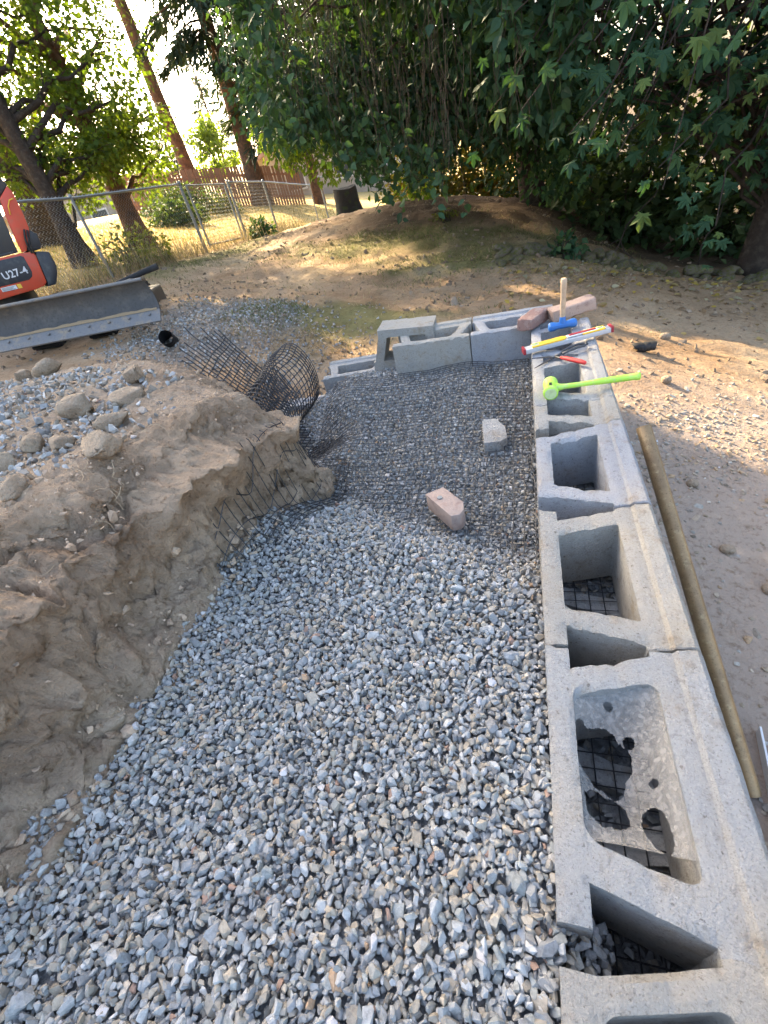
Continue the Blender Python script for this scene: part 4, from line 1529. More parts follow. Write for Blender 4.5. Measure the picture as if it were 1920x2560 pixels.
MB().tube([np.array((x, y, fz(x, y) + 1.22)) - f2 for x, y in line2], .02, 8).build('top_rail', M['galv'], c2, smooth=True)
chain_fabric('wire_fabric', [(x, y + .03, fz(x, y)) for x, y in line2], 1.2, c2, f2, pitch=.075, r=.003)

# ------------------------------------------------------------------ cedar picket fence
pf = thing('wooden_picket_fence', 'reddish brown wooden picket fence across the end of the dry lawn', 'fence', (-12, 20.6, .6))
po = np.array([-12, 20.6, .6])
pk = MB().box((0, 0, .68), (.092, .02, 1.36)).build('picket', M['picket'], pf)
A, B = np.array([-15.6, 19.9]), np.array([-8.75, 21.5])
npk = int(np.linalg.norm(B - A) / .112)
ang = math.atan2(B[1] - A[1], B[0] - A[0])
for k in range(npk):
    p = A + (B - A) * k / (npk - 1)
    o = pk if k == 0 else pk.copy()
    if k:
        C.objects.link(o)
    o.location = Vector((p[0], p[1], fz(*p) - .02 + random.uniform(-.02, .02))) - Vector(po)
    o.rotation_euler = (random.uniform(-.01, .01), random.uniform(-.02, .02), ang)
for h in (.3, 1.05):
    MB().tube([np.array((*(A + (B - A) * t), fz(*(A + (B - A) * t)) + h)) + np.array((0, .05, 0)) - po for t in np.linspace(0, 1, 8)], .035, 4).build('rail', M['picket'], pf)


# ------------------------------------------------------------------ houses
def house(name, label, c, rz, w, d, hw, hr, wall, roof):
    root = thing(name, label, 'house', c, (0, 0, rz))
    MB().box((0, 0, hw / 2 - .5), (w, d, hw + 1)).build('wall', wall, root)
    gb = MB()
    for s in (-1, 1):
        y = s * (d / 2)
        gb.prism([(-w / 2, 0), (w / 2, 0), (0, hr)], .12, (0, y + (0 if s < 0 else .12), hw), (1, 0, 0), (0, 0, 1))
        gb.build('gable', wall, root)
        gb = MB()
    ov = .4
    for s in (-1, 1):
        t = hr / (w / 2)
        P = [(0, -d / 2 - ov, hw + hr + .12), (0, d / 2 + ov, hw + hr + .12), (s * (w / 2 + ov), d / 2 + ov, hw - ov * t + .12), (s * (w / 2 + ov), -d / 2 - ov, hw - ov * t + .12)]
        Q = [(x, y, z - .16) for x, y, z in P]
        MB().add(P + Q, [(0, 1, 2, 3), (7, 6, 5, 4), (0, 4, 5, 1), (1, 5, 6, 2), (2, 6, 7, 3), (3, 7, 4, 0)]).build('roof_slope', roof, root)
    for x in (-w * .28, w * .05, w * .3):
        wd = MB().box((x, -d / 2 - .02, hw * .55), (1.0, .06, 1.0)).build('window', M['trim'], root)
        MB().box((x, -d / 2 - .055, hw * .55), (.84, .03, .84)).build('pane', M['window'], wd)
    MB().box((w * .42, -d / 2 - .03, 1.0), (.95, .08, 2.0)).build('door', M['trim'], root)
    return root


house('gabled_house', 'small beige house with pinkish gable roof behind the picket fence', (-10.3, 31.5, -.4), .28, 7.5, 7, 2.5, 1.5, M['house_wall'], M['house_roof'])
house('grey_house', 'pale house with low grey roof hidden behind the left foliage', (-26.5, 30.0, .3), .62, 9, 7, 2.4, 1.2, M['house_wall'], M['house_roof'])
for k in range(2):
    o = MB().tube([(-46, 40, 5.6 + k * .8), (-30, 41, 4.8 + k * .8), (-14, 42, 4.6 + k * .8), (4, 43, 5.4 + k * .8)], .03, 5).build('overhead_wire', M['wire'], smooth=True)
    tag(o, ['lower pale overhead wire crossing behind the big trunks', 'upper pale overhead wire crossing behind the big trunks'][k], 'wire', 'overhead wires')

# ------------------------------------------------------------------ stump and rock edging
st = thing('tree_stump', 'dark mossy tree stump at the end of the chain link fence', 'stump', (-4.32, 13.3, fz(-4.32, 13.3) - .05))
n = 22
V, F = [], []
for k, (h, r) in enumerate([(0, .42), (.12, .34), (.35, .29), (.6, .28), (.66, .27)]):
    for i in range(n):
        a = 2 * math.pi * i / n
        rr = r * (1 + .12 * math.sin(3 * a + 1) + .06 * math.sin(7 * a) + (.1 * math.cos(5 * a) if k == 0 else 0))
        V.append((rr * math.cos(a), rr * math.sin(a), h + (.03 * math.sin(2 * a) if k > 2 else 0)))
    if k:
        F += [((k - 1) * n + i, (k - 1) * n + (i + 1) % n, k * n + (i + 1) % n, k * n + i) for i in range(n)]
F.append(tuple(range(4 * n, 5 * n)))
MB().add(V, F).build('trunk_base', M['stump'], st, smooth=True, sharp=60)
rw = thing('rock_edging', 'low edging of mossy grey rocks along the dark trees', 'rock wall', (1.3, 6.4, -.8))
ro = np.array([1.3, 6.4, -.8])
rv = [rock_mesh('rock', (1, 1, 1), 80 + k, .35, .10, 2) for k in range(8)]
for m_ in rv:
    m_.materials.append(M['moss'])
for k in range(96):
    t = random.random()
    x = -.35 + 3.5 * t
    row = random.choice((0, 0, 0, 1, 1, 2))
    y = 6.15 + .40 * t + random.gauss(0, .05) + (0, .12, -.16)[row]
    s = random.uniform(.04, .085) * (.62 if row == 2 else 1)
    o = bpy.data.objects.new('rock', rv[k % 8])
    C.objects.link(o)
    o.parent = rw
    o.location = (x - ro[0], y - ro[1], gz(x, y) + s * .2 + (.05 if row == 1 else 0) - ro[2])
    o.scale = (s * random.uniform(1.0, 1.6), s, s * random.uniform(.5, .8))
    o.rotation_euler = (random.uniform(-.5, .5), random.uniform(-.5, .5), random.uniform(0, 6))

# ------------------------------------------------------------------ foliage
def tri_fan(outline, center, zf):
    P = [center] + outline
    V = np.array([(x, y, zf(x, y)) for x, y in P])
    n = len(outline)
    return V, np.array([(0, 1 + i, 1 + (i + 1) % n) for i in range(n)])


def ovate(w, curl):
    xs = [0, .18, .45, .78, 1.0]
    ws = [0, .72, 1.0, .5, 0]
    V = []
    for x, b in zip(xs, ws):
        for s in (-1, 0, 1):
            V.append((x, s * b * w, abs(s) * .10 * b * w * 2 - curl * x * x))
    F = []
    for k in range(len(xs) - 1):
        for j in (0, 1):
            a = k * 3 + j
            F += [(a, a + 3, a + 4), (a, a + 4, a + 1)]
    return np.array(V), np.array(F)


def ovate_lo(w):
    V = np.array([(0, 0, 0), (.38, -w, .06), (.42, 0, -.02), (.38, w, .06), (1, 0, -.1)])
    return V, np.array([(0, 1, 2), (0, 2, 3), (1, 4, 2), (2, 4, 3)])


def maple(seed):
    rs = random.Random(seed)
    lob = [(-150, .22), (-128, .50), (-112, .40), (-100, .62), (-84, .34), (-66, .60), (-52, .86), (-40, .62), (-30, .40), (-18, .72), (-8, .82), (0, 1.0), (8, .80), (18, .70), (30, .40), (40, .62), (52, .88), (66, .60), (84, .34), (100, .62), (112, .38), (128, .48), (150, .22)]
    out = []
    for a, r in lob:
        a = math.radians(a)
        r *= .62 * rs.uniform(.92, 1.06)
        out.append((.38 + r * math.cos(a), r * math.sin(a)))
    c = rs.uniform(.15, .9)
    f = rs.uniform(-.1, .35)
    return tri_fan(out, (.38, 0), lambda x, y: -c * ((x - .35) ** 2 + y * y) + f * abs(y) + .05 * math.sin(9 * x + 4 * y + seed))


def lobed(seed):
    rs = random.Random(seed)
    lob = [(-140, .35), (-85, .55), (-68, .35), (-42, .75), (-22, .5), (0, 1.0), (22, .5), (42, .75), (68, .35), (85, .55), (140, .35)]
    out = [(.35 + .6 * r * math.cos(math.radians(a)), .6 * r * math.sin(math.radians(a))) for a, r in lob]
    return tri_fan(out, (.35, 0), lambda x, y: -.3 * ((x - .35) ** 2 + y * y))


LV_OV = [ovate(.31, .15), ovate(.36, .3), ovate(.28, .05)]
LV_LO = [ovate_lo(.28), ovate_lo(.34)]
LV_MP = [maple(k) for k in range(9)]
LV_LB = [lobed(k) for k in range(2)]
NEEDLE = [(np.array([(0, 0, 0), (.45, -.085, -.03), (1, 0, -.12), (.45, .085, -.03)]), np.array([(0, 1, 2), (0, 2, 3)]))]

# ground points to be sunlit, with a radius: leaves on their sun rays are removed
SUN_GAPS = [((1.15, 2.7, -.69), .40), ((1.6, 2.95, -.75), .42), ((.8, 2.75, -.66), .26), ((1.6, 2.4, -.8), .35), ((2.1, 2.8, -.9), .35), ((-1.25, 3.55, -.4), .20), ((-3.2, 4.9, 0), .14), ((-2.6, 6.7, -.2), .16),
        ((1.0, 4.1, -.65), .16), ((1.6, 3.9, -.8), .2), ((.0, 5.2, -.4), .12), ((-1.7, 7.1, -.2), .12)]


def gap_keep(P, size=0.0):
    k = np.ones(len(P), bool)
    for g, r in SUN_GAPS:
        d = P - np.array(g)
        t = d @ SUN
        q = np.linalg.norm(d - t[:, None] * SUN, axis=1)
        k &= ~((q < r + .6 * size) & (t > .3))
    return k


def leaf_mesh(name, P, xd, nd, size, variants, pal, parent, m, smooth=False, gaps=True):
    if gaps:
        k = gap_keep(P, size)
        P, xd, nd, size = P[k], xd[k], nd[k], size[k]
    n = len(P)
    pal = np.array(pal)
    col = pal[RNG.integers(0, len(pal), n)] * RNG.uniform(.75, 1.25, (n, 1))
    V, F, Cc = instances(variants, RNG.integers(0, len(variants), n), P, frames(xd, nd), size, col)
    me = mesh_np(name, V, F, Cc)
    return link(name, me, m, parent, smooth=smooth)


def unit(n):
    v = RNG.normal(size=(n, 3))
    return v / np.linalg.norm(v, axis=1)[:, None]


def limb_path(a, b, sag=0.0, n=6):
    t = np.linspace(0, 1, n)[:, None]
    P = a * (1 - t) + b * t
    P[:, 2] += (np.sin(t[:, 0] * np.pi) * np.linalg.norm(b - a) * .10 - sag * t[:, 0] ** 2)
    P += (RNG.normal(size=(n, 3)) * .05 * np.linalg.norm(b - a)) * np.sin(t * np.pi)
    return P


def leafy_tree(name, label, trunk, r0, r1, clumps, per, size, variants, pal, bark='bark', lm='leaf', group=None, spread=(1, 1, .75), droop=.5, gaps=True, flare=True):
    trunk = np.array(trunk, float)
    o = trunk[0].copy()
    root = thing(name, label, 'tree', tuple(o), group=group)
    T = np.linspace(0, 1, 16)
    s = np.linspace(0, 1, len(trunk))
    path = np.stack([np.interp(T, s, trunk[:, i]) for i in range(3)], -1)
    path[1:-1] += RNG.normal(size=(14, 3)) * r0 * .12
    rad = r0 + (r1 - r0) * T
    if flare:
        rad = rad * (1 + .7 * np.exp(-T * 16))
    rad = rad * RNG.uniform(.95, 1.05, 16)
    tm = MB()
    V, F, _ = tube_np(path - o, rad, 14)
    tm.add(V, F)
    tr = tm.build('trunk', M[bark], root, smooth=True)
    paths, rads = [], []
    for c, R in clumps:
        c = np.array(c, float)
        k = np.argmin(np.linalg.norm(path - c, axis=1) + np.maximum(0, path[:, 2] - c[2] + .4) * 2)
        rb = min(rad[k] * .5, .05 + .012 * np.linalg.norm(c - path[k]))
        k = min(k, 14)
        lp = limb_path(path[k], c)
        paths.append(lp - o)
        rads.append(np.linspace(rb, .008, len(lp)))
        for _ in range(5):
            e = c + unit(1)[0] * np.array(spread) * R * .9
            q = limb_path(lp[4], e, 0, 5)
            paths.append(q - o)
            rads.append(np.linspace(.009, .003, 5))
    tag(link('limbs', tubes_mesh('limbs', paths, rads, 6), M[bark], root, smooth=True), kind='stuff')
    P, D = [], []
    for c, R in clumps:
        u = unit(per)
        rr = RNG.random(per) ** .45
        p = np.array(c) + u * rr[:, None] * R * np.array(spread)
        P.append(p)
        D.append(u)
    P = np.concatenate(P)
    D = np.concatenate(D)
    xd = D * .7 + RNG.normal(0, .5, D.shape) + np.array([0, 0, -droop])
    nd = np.array([0, 0, 1.0]) + RNG.normal(0, .55, D.shape) + D * .3
    leaf_mesh('crown', P - o if False else P, xd, nd, RNG.uniform(size[0], size[1], len(P)), variants, pal, None, M[lm], gaps=gaps)
    cr = C.objects[-1]
    cr.parent = root
    cr.location = -Vector(o)
    return root


def ell_clumps(n, c, rad, rmin, rmax, keep=None, seed=1):
    rs = np.random.default_rng(seed)
    out = []
    while len(out) < n:
        u = rs.normal(size=3)
        u /= np.linalg.norm(u)
        p = np.array(c) + u * np.array(rad) * rs.uniform(.35, 1.0)
        if keep is None or keep(p):
            out.append((p, rs.uniform(rmin, rmax)))
    return out


GREEN_LIT = [(.075, .12, .022), (.06, .10, .02), (.09, .13, .025), (.05, .085, .02)]  # brighter, yellower greens with the backlight put into the colour
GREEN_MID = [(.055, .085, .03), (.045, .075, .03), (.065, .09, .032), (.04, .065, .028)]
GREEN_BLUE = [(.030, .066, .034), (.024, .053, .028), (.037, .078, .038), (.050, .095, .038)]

# deciduous trees behind the chain link fence
kl = lambda p: (p[0] < -6.6 - .10 * (p[1] - 9)) and p[2] > 1.5
leafy_tree('maple_tree', 'dark leaning deciduous tree behind the fence next to the excavator', [(-7.45, 7.55, .5), (-7.6, 7.7, 2.5), (-7.9, 8.0, 5), (-8.2, 8.3, 8.5)], .145, .06,
           ell_clumps(38, (-8.3, 8.2, 4.7), (2.6, 2.4, 3.4), .5, .95, kl, 2) + ell_clumps(14, (-8.2, 8.3, 2.3), (1.7, 1.0, .9), .4, .65, None, 41), 250, (.085, .145), LV_LB, GREEN_LIT, lm='leaf')
leafy_tree('maple_tree', 'broad backlit tree with flared reddish trunk foot behind the fence', [(-7.75, 9.55, .45), (-7.85, 9.7, 2.5), (-8.0, 9.9, 5), (-8.2, 10.1, 9.5)], .18, .07,
           ell_clumps(42, (-8.6, 10.6, 5.2), (2.7, 2.4, 3.9), .5, .95, kl, 3) + ell_clumps(16, (-7.9, 10.1, 2.4), (1.2, 1.0, 1.1), .35, .6, lambda p: p[2] > 1.35 and p[0] < -6.75, 42), 250, (.085, .145), LV_LB, GREEN_LIT, 'bark_red', 'leaf')
leafy_tree('maple_tree', 'unseen leafy tree added for shade up the slope behind the excavator cab', [(-9.2, 4.6, .7), (-9.1, 4.8, 4), (-9, 5, 8)], .2, .07,  # out of view, added to shade the trench
           ell_clumps(26, (-8.9, 5.2, 6.2), (3.0, 2.4, 3.2), .7, 1.1, None, 4), 200, (.11, .17), LV_LO, GREEN_LIT)
leafy_tree('maple_tree', 'tall leafy tree added for shade behind the two fence side trees', [(-11.5, 11.0, .8), (-11.5, 11.2, 5), (-11.4, 11.4, 13)], .28, .08,  # added so its crown shades the foreground
           ell_clumps(40, (-11.3, 11.6, 9.0), (3.2, 3.2, 4.0), .8, 1.2, lambda p: p[2] > 5.0, 5), 190, (.13, .2), LV_LO, GREEN_MID)


# ---- conifers
def conifer(name, label, base, H, z0, rmax, nb, nblade, blade, pal, r0, bark='bark_red', group=None, droop=.35, lean=(0, 0), gaps=True):
    base = np.array(base, float)
    root = thing(name, label, 'tree', tuple(base), group=group)
    T = np.linspace(0, 1, 14)
    path = np.stack([lean[0] * T * H, lean[1] * T * H, T * H], -1)
    path[1:-1] += RNG.normal(size=(12, 3)) * r0 * .12
    rad = r0 * (1 - .85 * T) * (1 + .6 * np.exp(-T * 22))
    V, F, _ = tube_np(path, rad, 12)
    MB().add(V, F).build('trunk', M[bark], root, smooth=True)
    paths, rads, P, XD = [], [], [], []
    for k in range(nb):
        t = (k + RNG.random()) / nb
        z = z0 + (H - z0) * t
        a = RNG.uniform(0, 2 * np.pi)
        L = rmax * (1 - t) ** .8 * RNG.uniform(.65, 1.1) + .15
        d = np.array([math.cos(a), math.sin(a), 0])
        s = np.linspace(0, 1, 6)
        c = np.array([lean[0] * z, lean[1] * z, z])
        bp = c + d * (s * L)[:, None] + np.array([0, 0, 1]) * (.10 * L * s - droop * L * s ** 2)[:, None]
        paths.append(bp)
        rads.append(np.linspace(.02 + .012 * L, .006, 6))
        m = max(4, int(nblade * L / rmax))
        u = RNG.uniform(.15, 1, m) ** .8
        q = np.stack([np.interp(u, s, bp[:, i]) for i in range(3)], -1)
        side = np.cross(d, [0, 0, 1])
        w = RNG.uniform(-1, 1, m)
        q += side * (w * .28 * L * (1.1 - u))[:, None] + RNG.normal(0, .03 * L, (m, 3))
        q[:, 2] -= np.abs(RNG.normal(0, .06 * L, m)) + np.abs(w) * .05 * L
        P.append(q)
        XD.append(d * .7 + side * w[:, None] * .8 + np.array([0, 0, -.45]) + RNG.normal(0, .25, (m, 3)))
    tag(link('limbs', tubes_mesh('limbs', paths, rads, 5), M[bark], root, smooth=True), kind='stuff')
    P = np.concatenate(P) + base
    XD = np.concatenate(XD)
    cr = leaf_mesh('crown', P, XD, np.array([0, 0, 1.0]) + RNG.normal(0, .5, P.shape), RNG.uniform(blade * .7, blade * 1.3, len(P)), NEEDLE, pal, root, M['needle'], gaps=gaps)
    cr.location = -Vector(base)
    return root


CON = [(.028, .045, .022), (.022, .038, .022), (.035, .052, .026), (.03, .05, .03)]
conifer('fir_tree', 'tall bare trunk of a fir leaning up through the sky gap', (-13.9, 22.1, .6), 27, 10.5, 4.2, 100, 170, .75, CON, .27, lean=(-.02, .0))
conifer('fir_tree', 'reddish fir trunk with drooping dark boughs beside the sky gap', (-10.4, 21.1, .1), 25, 4.0, 2.7, 150, 330, .42, CON, .29, droop=.45)
conifer('fir_tree', 'slim fir standing just right of the thicker reddish one', (-8.2, 21.8, -.1), 22, 2.6, 2.9, 110, 260, .42, CON, .17, droop=.45)
PALE = [(.06, .09, .045), (.07, .10, .05), (.05, .08, .05)]  # paler than the near firs, glare put into the colour
for k, (x, y, h, lab) in enumerate([(-31, 57, 15.5, 'distant pointed conifer directly in the sky gap'), (-34, 52, 11.0, 'low distant conifer left of the pointed one'), (-26.5, 60, 13.0, 'distant conifer close to the reddish trunk'),
                                    (-38, 50, 12.0, 'distant conifer behind the bare trunk'), (-22, 62, 15, 'distant conifer half hidden by the drooping boughs'), (-43, 47, 13, 'distant conifer above the grey roof'), (-17, 60, 15, 'distant conifer behind the gabled house')]):
    conifer('distant_conifer', lab, (x, y, -.5), h, .8, 2.6, 70, 70, .75, PALE, .2, group='distant trees', droop=.2, gaps=False)
leafy_tree('distant_tree', 'distant light green round tree in the sky gap above the picket fence', [(-21.5, 38, 0), (-21.5, 38, 2.5), (-21.5, 38, 5)], .2, .06, ell_clumps(16, (-21.5, 38, 3.9), (1.7, 1.7, 2.2), .5, .9, None, 8), 110, (.22, .36), LV_LO, [(.12, .17, .04), (.10, .15, .04)], gaps=False)
leafy_tree('distant_tree', 'distant olive tree left of the bare fir trunk', [(-26, 36, .5), (-26, 36, 2.5), (-26, 36, 5)], .2, .06, ell_clumps(18, (-26, 36, 3.4), (2.6, 2, 2.3), .6, 1.0, None, 9), 110, (.22, .36), LV_LO, [(.12, .15, .05), (.10, .13, .05)], gaps=False)


def shrub(name, label, c, rad, n, size, variants, pal, lm='leaf_dark', group=None, cat='shrub', stems=7):
    c = np.array(c, float)
    root = thing(name, label, cat, tuple(c), group=group)
    u = unit(n)
    u[:, 2] = np.abs(u[:, 2])
    rr = RNG.random(n) ** .4
    lum = 1 + .25 * fbm(u * 1.0 + c, 2.5, 2)
    P = c + u * (rr * lum)[:, None] * np.array(rad)
    xd = u * .6 + RNG.normal(0, .6, u.shape) + np.array([0, 0, -.2])
    nd = u * .6 + np.array([0, 0, .8]) + RNG.normal(0, .45, u.shape)
    cr = leaf_mesh('foliage', P, xd, nd, RNG.uniform(size[0], size[1], n), variants, pal, root, M[lm])
    cr.location = -Vector(c)
    paths = [limb_path(np.array([RNG.normal(0, .05), RNG.normal(0, .05), -.1]), unit(1)[0] * np.array(rad) * .7 * np.array([1, 1, 0]) + np.array([0, 0, rad[2] * .75])) for _ in range(stems)]
    tag(link('stems', tubes_mesh('stems', paths, [np.linspace(.02, .005, 6)] * stems, 5), M['bark'], root, smooth=True), kind='stuff')
    return root


shrub('hedge', 'dark clipped hedge in front of the picket fence', (-12.6, 18.3, .7), (1.9, .8, 1.1), 2600, (.10, .18), LV_LO, GREEN_MID)
shrub('hedge', 'dark hedge behind the flared trunk foot', (-10.6, 15.2, .5), (1.1, .7, .85), 1500, (.10, .18), LV_LO, GREEN_MID)
shrub('garden_shrub', 'pale green bush in front of the picket fence', (-11.0, 18.9, .4), (.7, .5, .75), 900, (.08, .14), LV_LO, [(.14, .16, .06), (.11, .14, .05)], 'leaf')
shrub('weed_clump', 'low dark weed clump at the foot of the gate post', (-5.85, 11.3, .05), (.32, .35, .38), 300, (.08, .14), LV_LO, GREEN_BLUE)
shrub('fence_weeds', 'leafy weeds at the fence foot behind the blade', (-6.4, 7.6, .35), (.5, .9, .6), 600, (.06, .12), LV_LO, [(.16, .17, .07), (.10, .12, .04)], 'leaf')

# ---- hanging branches over the mound
ht = thing('hanging_tree', 'tree with long hanging leafy twigs over the dirt mound', 'tree', (.15, 9.6, -.4))
HO = np.array([.15, 9.6, -.4])
tp = np.array([(.15, 9.6, -.5), (.0, 9.5, 1.2), (-.3, 9.2, 3.0), (-.6, 8.8, 5.5)])
V, F, _ = tube_np(np.stack([np.interp(np.linspace(0, 3, 14), range(4), tp[:, i]) for i in range(3)], -1) - HO, np.linspace(.22, .08, 14), 12)
MB().add(V, F).build('trunk', M['bark'], ht, smooth=True)
paths, rads, LP, LX = [], [], [], []
for k in range(34):
    t = RNG.uniform(.25, 1)
    a = np.array([np.interp(t * 3, range(4), tp[:, i]) for i in range(3)])
    yy = RNG.uniform(5.2, 8.6)
    b = np.array([RNG.uniform(-.38 * yy, .9), yy, RNG.uniform(2.1, 4.4)])
    p = limb_path(a, b, .3, 7)
    paths.append(p - HO)
    rads.append(np.linspace(.05, .01, 7))
nst = 800
for k in range(nst):
    y = RNG.uniform(5.0, 8.8)
    x = RNG.uniform(-.43 * y, .75)
    bot = np.interp(x * 5.8 / y, [-3.5, -2.8, -2.0, -1.5, -1.1, -.6, -.1, .8], [1.75, 1.30, 1.0, .42, .22, .38, .55, .75]) + (y - 5.2) * .02 + RNG.gamma(1.6, .42)
    L = RNG.uniform(.35, 1.1)
    top = np.array([x + RNG.normal(0, .15), y + RNG.normal(0, .15), bot + L])
    s = np.linspace(0, 1, 6)
    sw = RNG.normal(0, .12, 2)
    p = top + np.stack([sw[0] * s ** 2 + .03 * np.sin(7 * s + k), sw[1] * s ** 2 + .03 * np.cos(6 * s + k), -L * s], -1)
    paths.append(p - HO)
    rads.append(np.linspace(.0025, .0012, 6))
    m = int(L / .05)
    u = (np.arange(m) + RNG.random(m) * .6) / m
    q = np.stack([np.interp(u, s, p[:, i]) for i in range(3)], -1)
    az = RNG.uniform(0, 2 * np.pi, m)
    out = np.stack([np.cos(az), np.sin(az), np.zeros(m)], -1)
    LP.append(q + out * .012)
    LX.append(out * .9 + np.array([0, 0, -.45]) + RNG.normal(0, .35, (m, 3)))
tag(link('branches', tubes_mesh('branches', paths, rads, 5), M['bark'], ht, smooth=True), kind='stuff')
LP = np.concatenate(LP)
LX = np.concatenate(LX)
ND = np.stack([RNG.normal(0, .5, len(LP)), -.4 + RNG.normal(0, .5, len(LP)), .7 + RNG.normal(0, .3, len(LP))], -1)
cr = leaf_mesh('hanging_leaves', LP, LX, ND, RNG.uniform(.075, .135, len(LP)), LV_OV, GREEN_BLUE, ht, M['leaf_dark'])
cr.location = -Vector(HO)
fill = [(np.array([RNG.uniform(-.44, .08) * yy, yy, 0]), RNG.uniform(.35, .6)) for yy in RNG.uniform(5.6, 9.4, 170)]
fill += [(np.array([RNG.uniform(-.7, .7), RNG.uniform(8.0, 9.0), -9.0]), RNG.uniform(.3, .5)) for _ in range(26)]
P, D = [], []
for c, R in fill:
    zl = np.interp(c[0] * 5.8 / c[1], [-3.5, -2.8, -2.0, -1.5, -1.1, -.6, -.1, .8], [1.9, 1.5, 1.25, .9, .75, .8, .8, .9])
    c[2] = zl + RNG.gamma(1.7, .75) + .1 if c[2] > -5 else RNG.uniform(.15, 1.6)
    u = unit(140)
    P.append(c + u * (RNG.random(140) ** .45)[:, None] * R)
    D.append(u)
P, D = np.concatenate(P), np.concatenate(D)
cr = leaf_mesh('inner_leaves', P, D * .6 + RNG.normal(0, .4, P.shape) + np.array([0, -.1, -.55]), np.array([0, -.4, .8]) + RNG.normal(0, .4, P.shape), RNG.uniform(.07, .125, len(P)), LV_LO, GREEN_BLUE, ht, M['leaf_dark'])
cr.location = -Vector(HO)
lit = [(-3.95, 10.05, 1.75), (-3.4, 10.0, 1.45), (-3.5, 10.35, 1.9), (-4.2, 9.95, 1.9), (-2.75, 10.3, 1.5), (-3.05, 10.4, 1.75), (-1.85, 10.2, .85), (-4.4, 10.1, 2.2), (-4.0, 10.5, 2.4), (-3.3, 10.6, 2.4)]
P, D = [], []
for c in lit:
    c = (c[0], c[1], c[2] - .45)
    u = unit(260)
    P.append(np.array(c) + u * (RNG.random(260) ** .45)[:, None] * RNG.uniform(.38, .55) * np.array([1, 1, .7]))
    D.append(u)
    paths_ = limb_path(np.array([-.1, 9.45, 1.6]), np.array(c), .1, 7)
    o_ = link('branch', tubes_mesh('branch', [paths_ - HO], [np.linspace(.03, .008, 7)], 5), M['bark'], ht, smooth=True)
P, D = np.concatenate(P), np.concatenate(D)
cr = leaf_mesh('backlit_leaves', P, D * .6 + RNG.normal(0, .4, P.shape) + np.array([0, -.1, -.45]), np.array([0, -.3, .8]) + RNG.normal(0, .4, P.shape), RNG.uniform(.07, .125, len(P)), LV_LO, GREEN_LIT, ht, M['leaf'])  # lit copy of this tree's leaf colour, backlight painted in
cr.location = -Vector(HO)
up = ell_clumps(90, (-.8, 8.8, 4.6), (3.2, 3.0, 2.2), .7, 1.2, lambda p: p[2] > 2.0 and p[0] > -.27 * p[1], 21)  # crown overhead added to darken everything under it
P = np.concatenate([np.array(c) + unit(150) * (RNG.random(150) ** .4)[:, None] * R for c, R in up])
cr = leaf_mesh('shade_leaves', P, RNG.normal(size=P.shape), np.array([0, 0, 1.]) + RNG.normal(0, .4, P.shape), RNG.uniform(.14, .24, len(P)), LV_LO, GREEN_BLUE, ht, M['leaf_dark'])
cr.location = -Vector(HO)

# ---- big maple on the right
mt = thing('bigleaf_maple', 'maple with very large drooping leaves over the rock edging', 'tree', (2.62, 6.95, -1.3))
MO = np.array([2.62, 6.95, -1.3])
tp = np.array([(2.62, 6.95, -1.4), (2.70, 7.0, -.3), (2.85, 7.1, 1.2), (2.9, 7.4, 3.4), (2.7, 7.6, 5.5)])
V, F, _ = tube_np(np.stack([np.interp(np.linspace(0, 4, 18), range(5), tp[:, i]) for i in range(3)], -1) - MO, np.linspace(.17, .07, 18) * (1 + .5 * np.exp(-np.arange(18) / 2.)), 14)
MB().add(V, F).build('trunk', M['bark'], mt, smooth=True)
paths, rads, LP, LX, LN, LS = [], [], [], [], [], []
nb = 300
for k in range(nb):
    t = RNG.uniform(.18, 1)
    a = np.array([np.interp(t * 4, range(5), tp[:, i]) for i in range(3)])
    x = RNG.uniform(-.3, 4.6)
    y = RNG.uniform(4.5, 7.6) if x < 3 else RNG.uniform(4.0, 7.6)
    zlo = np.interp(x, [-.3, .6, 1.2, 2.2, 3.2, 4.6], [.85, .55, .25, .05, -.1, .0]) + .12 * (y - 5)
    b = np.array([x, y, zlo + RNG.gamma(1.6, .65)])
    p = limb_path(a, b, .25, 7)
    paths.append(p - MO)
    rads.append(np.linspace(.022, .004, 7))
    m = RNG.integers(9, 17)
    u = RNG.uniform(.62, 1.03, m)
    q = np.stack([np.interp(u, np.linspace(0, 1, 7), p[:, i]) for i in range(3)], -1) + RNG.normal(0, .12, (m, 3))
    d = b - a
    d /= np.linalg.norm(d)
    LP.append(q)
    LX.append(d * .5 + np.array([0, -.35, -.55]) + RNG.normal(0, .35, (m, 3)))
    LN.append(np.array([0, -.55, .75]) + RNG.normal(0, .28, (m, 3)))
    LS.append(RNG.uniform(.09, .20, m))
tag(link('branches', tubes_mesh('branches', paths, rads, 5), M['bark'], mt, smooth=True), kind='stuff')
LP, LX, LN, LS = map(np.concatenate, (LP, LX, LN, LS))
cr = leaf_mesh('large_leaves', LP, LX, LN, LS, LV_MP, [(.027, .066, .032), (.022, .055, .027), (.034, .078, .036), (.027, .062, .030), (.045, .09, .032), (.075, .11, .03)], mt, M['leaf_dark'], gaps=False)
cr.location = -Vector(MO)
up = ell_clumps(75, (3.2, 7.6, 4.4), (3.8, 3.4, 2.4), .8, 1.3, lambda p: p[2] > 1.9, 22)  # dense overhead leaves added to block light from the maple's underside
P = np.concatenate([np.array(c) + unit(120) * (RNG.random(120) ** .4)[:, None] * R for c, R in up])
cr = leaf_mesh('shade_leaves', P, RNG.normal(size=P.shape), np.array([0, 0, 1.]) + RNG.normal(0, .4, P.shape), RNG.uniform(.20, .32, len(P)), LV_LO, GREEN_BLUE, mt, M['leaf_dark'])
cr.location = -Vector(MO)

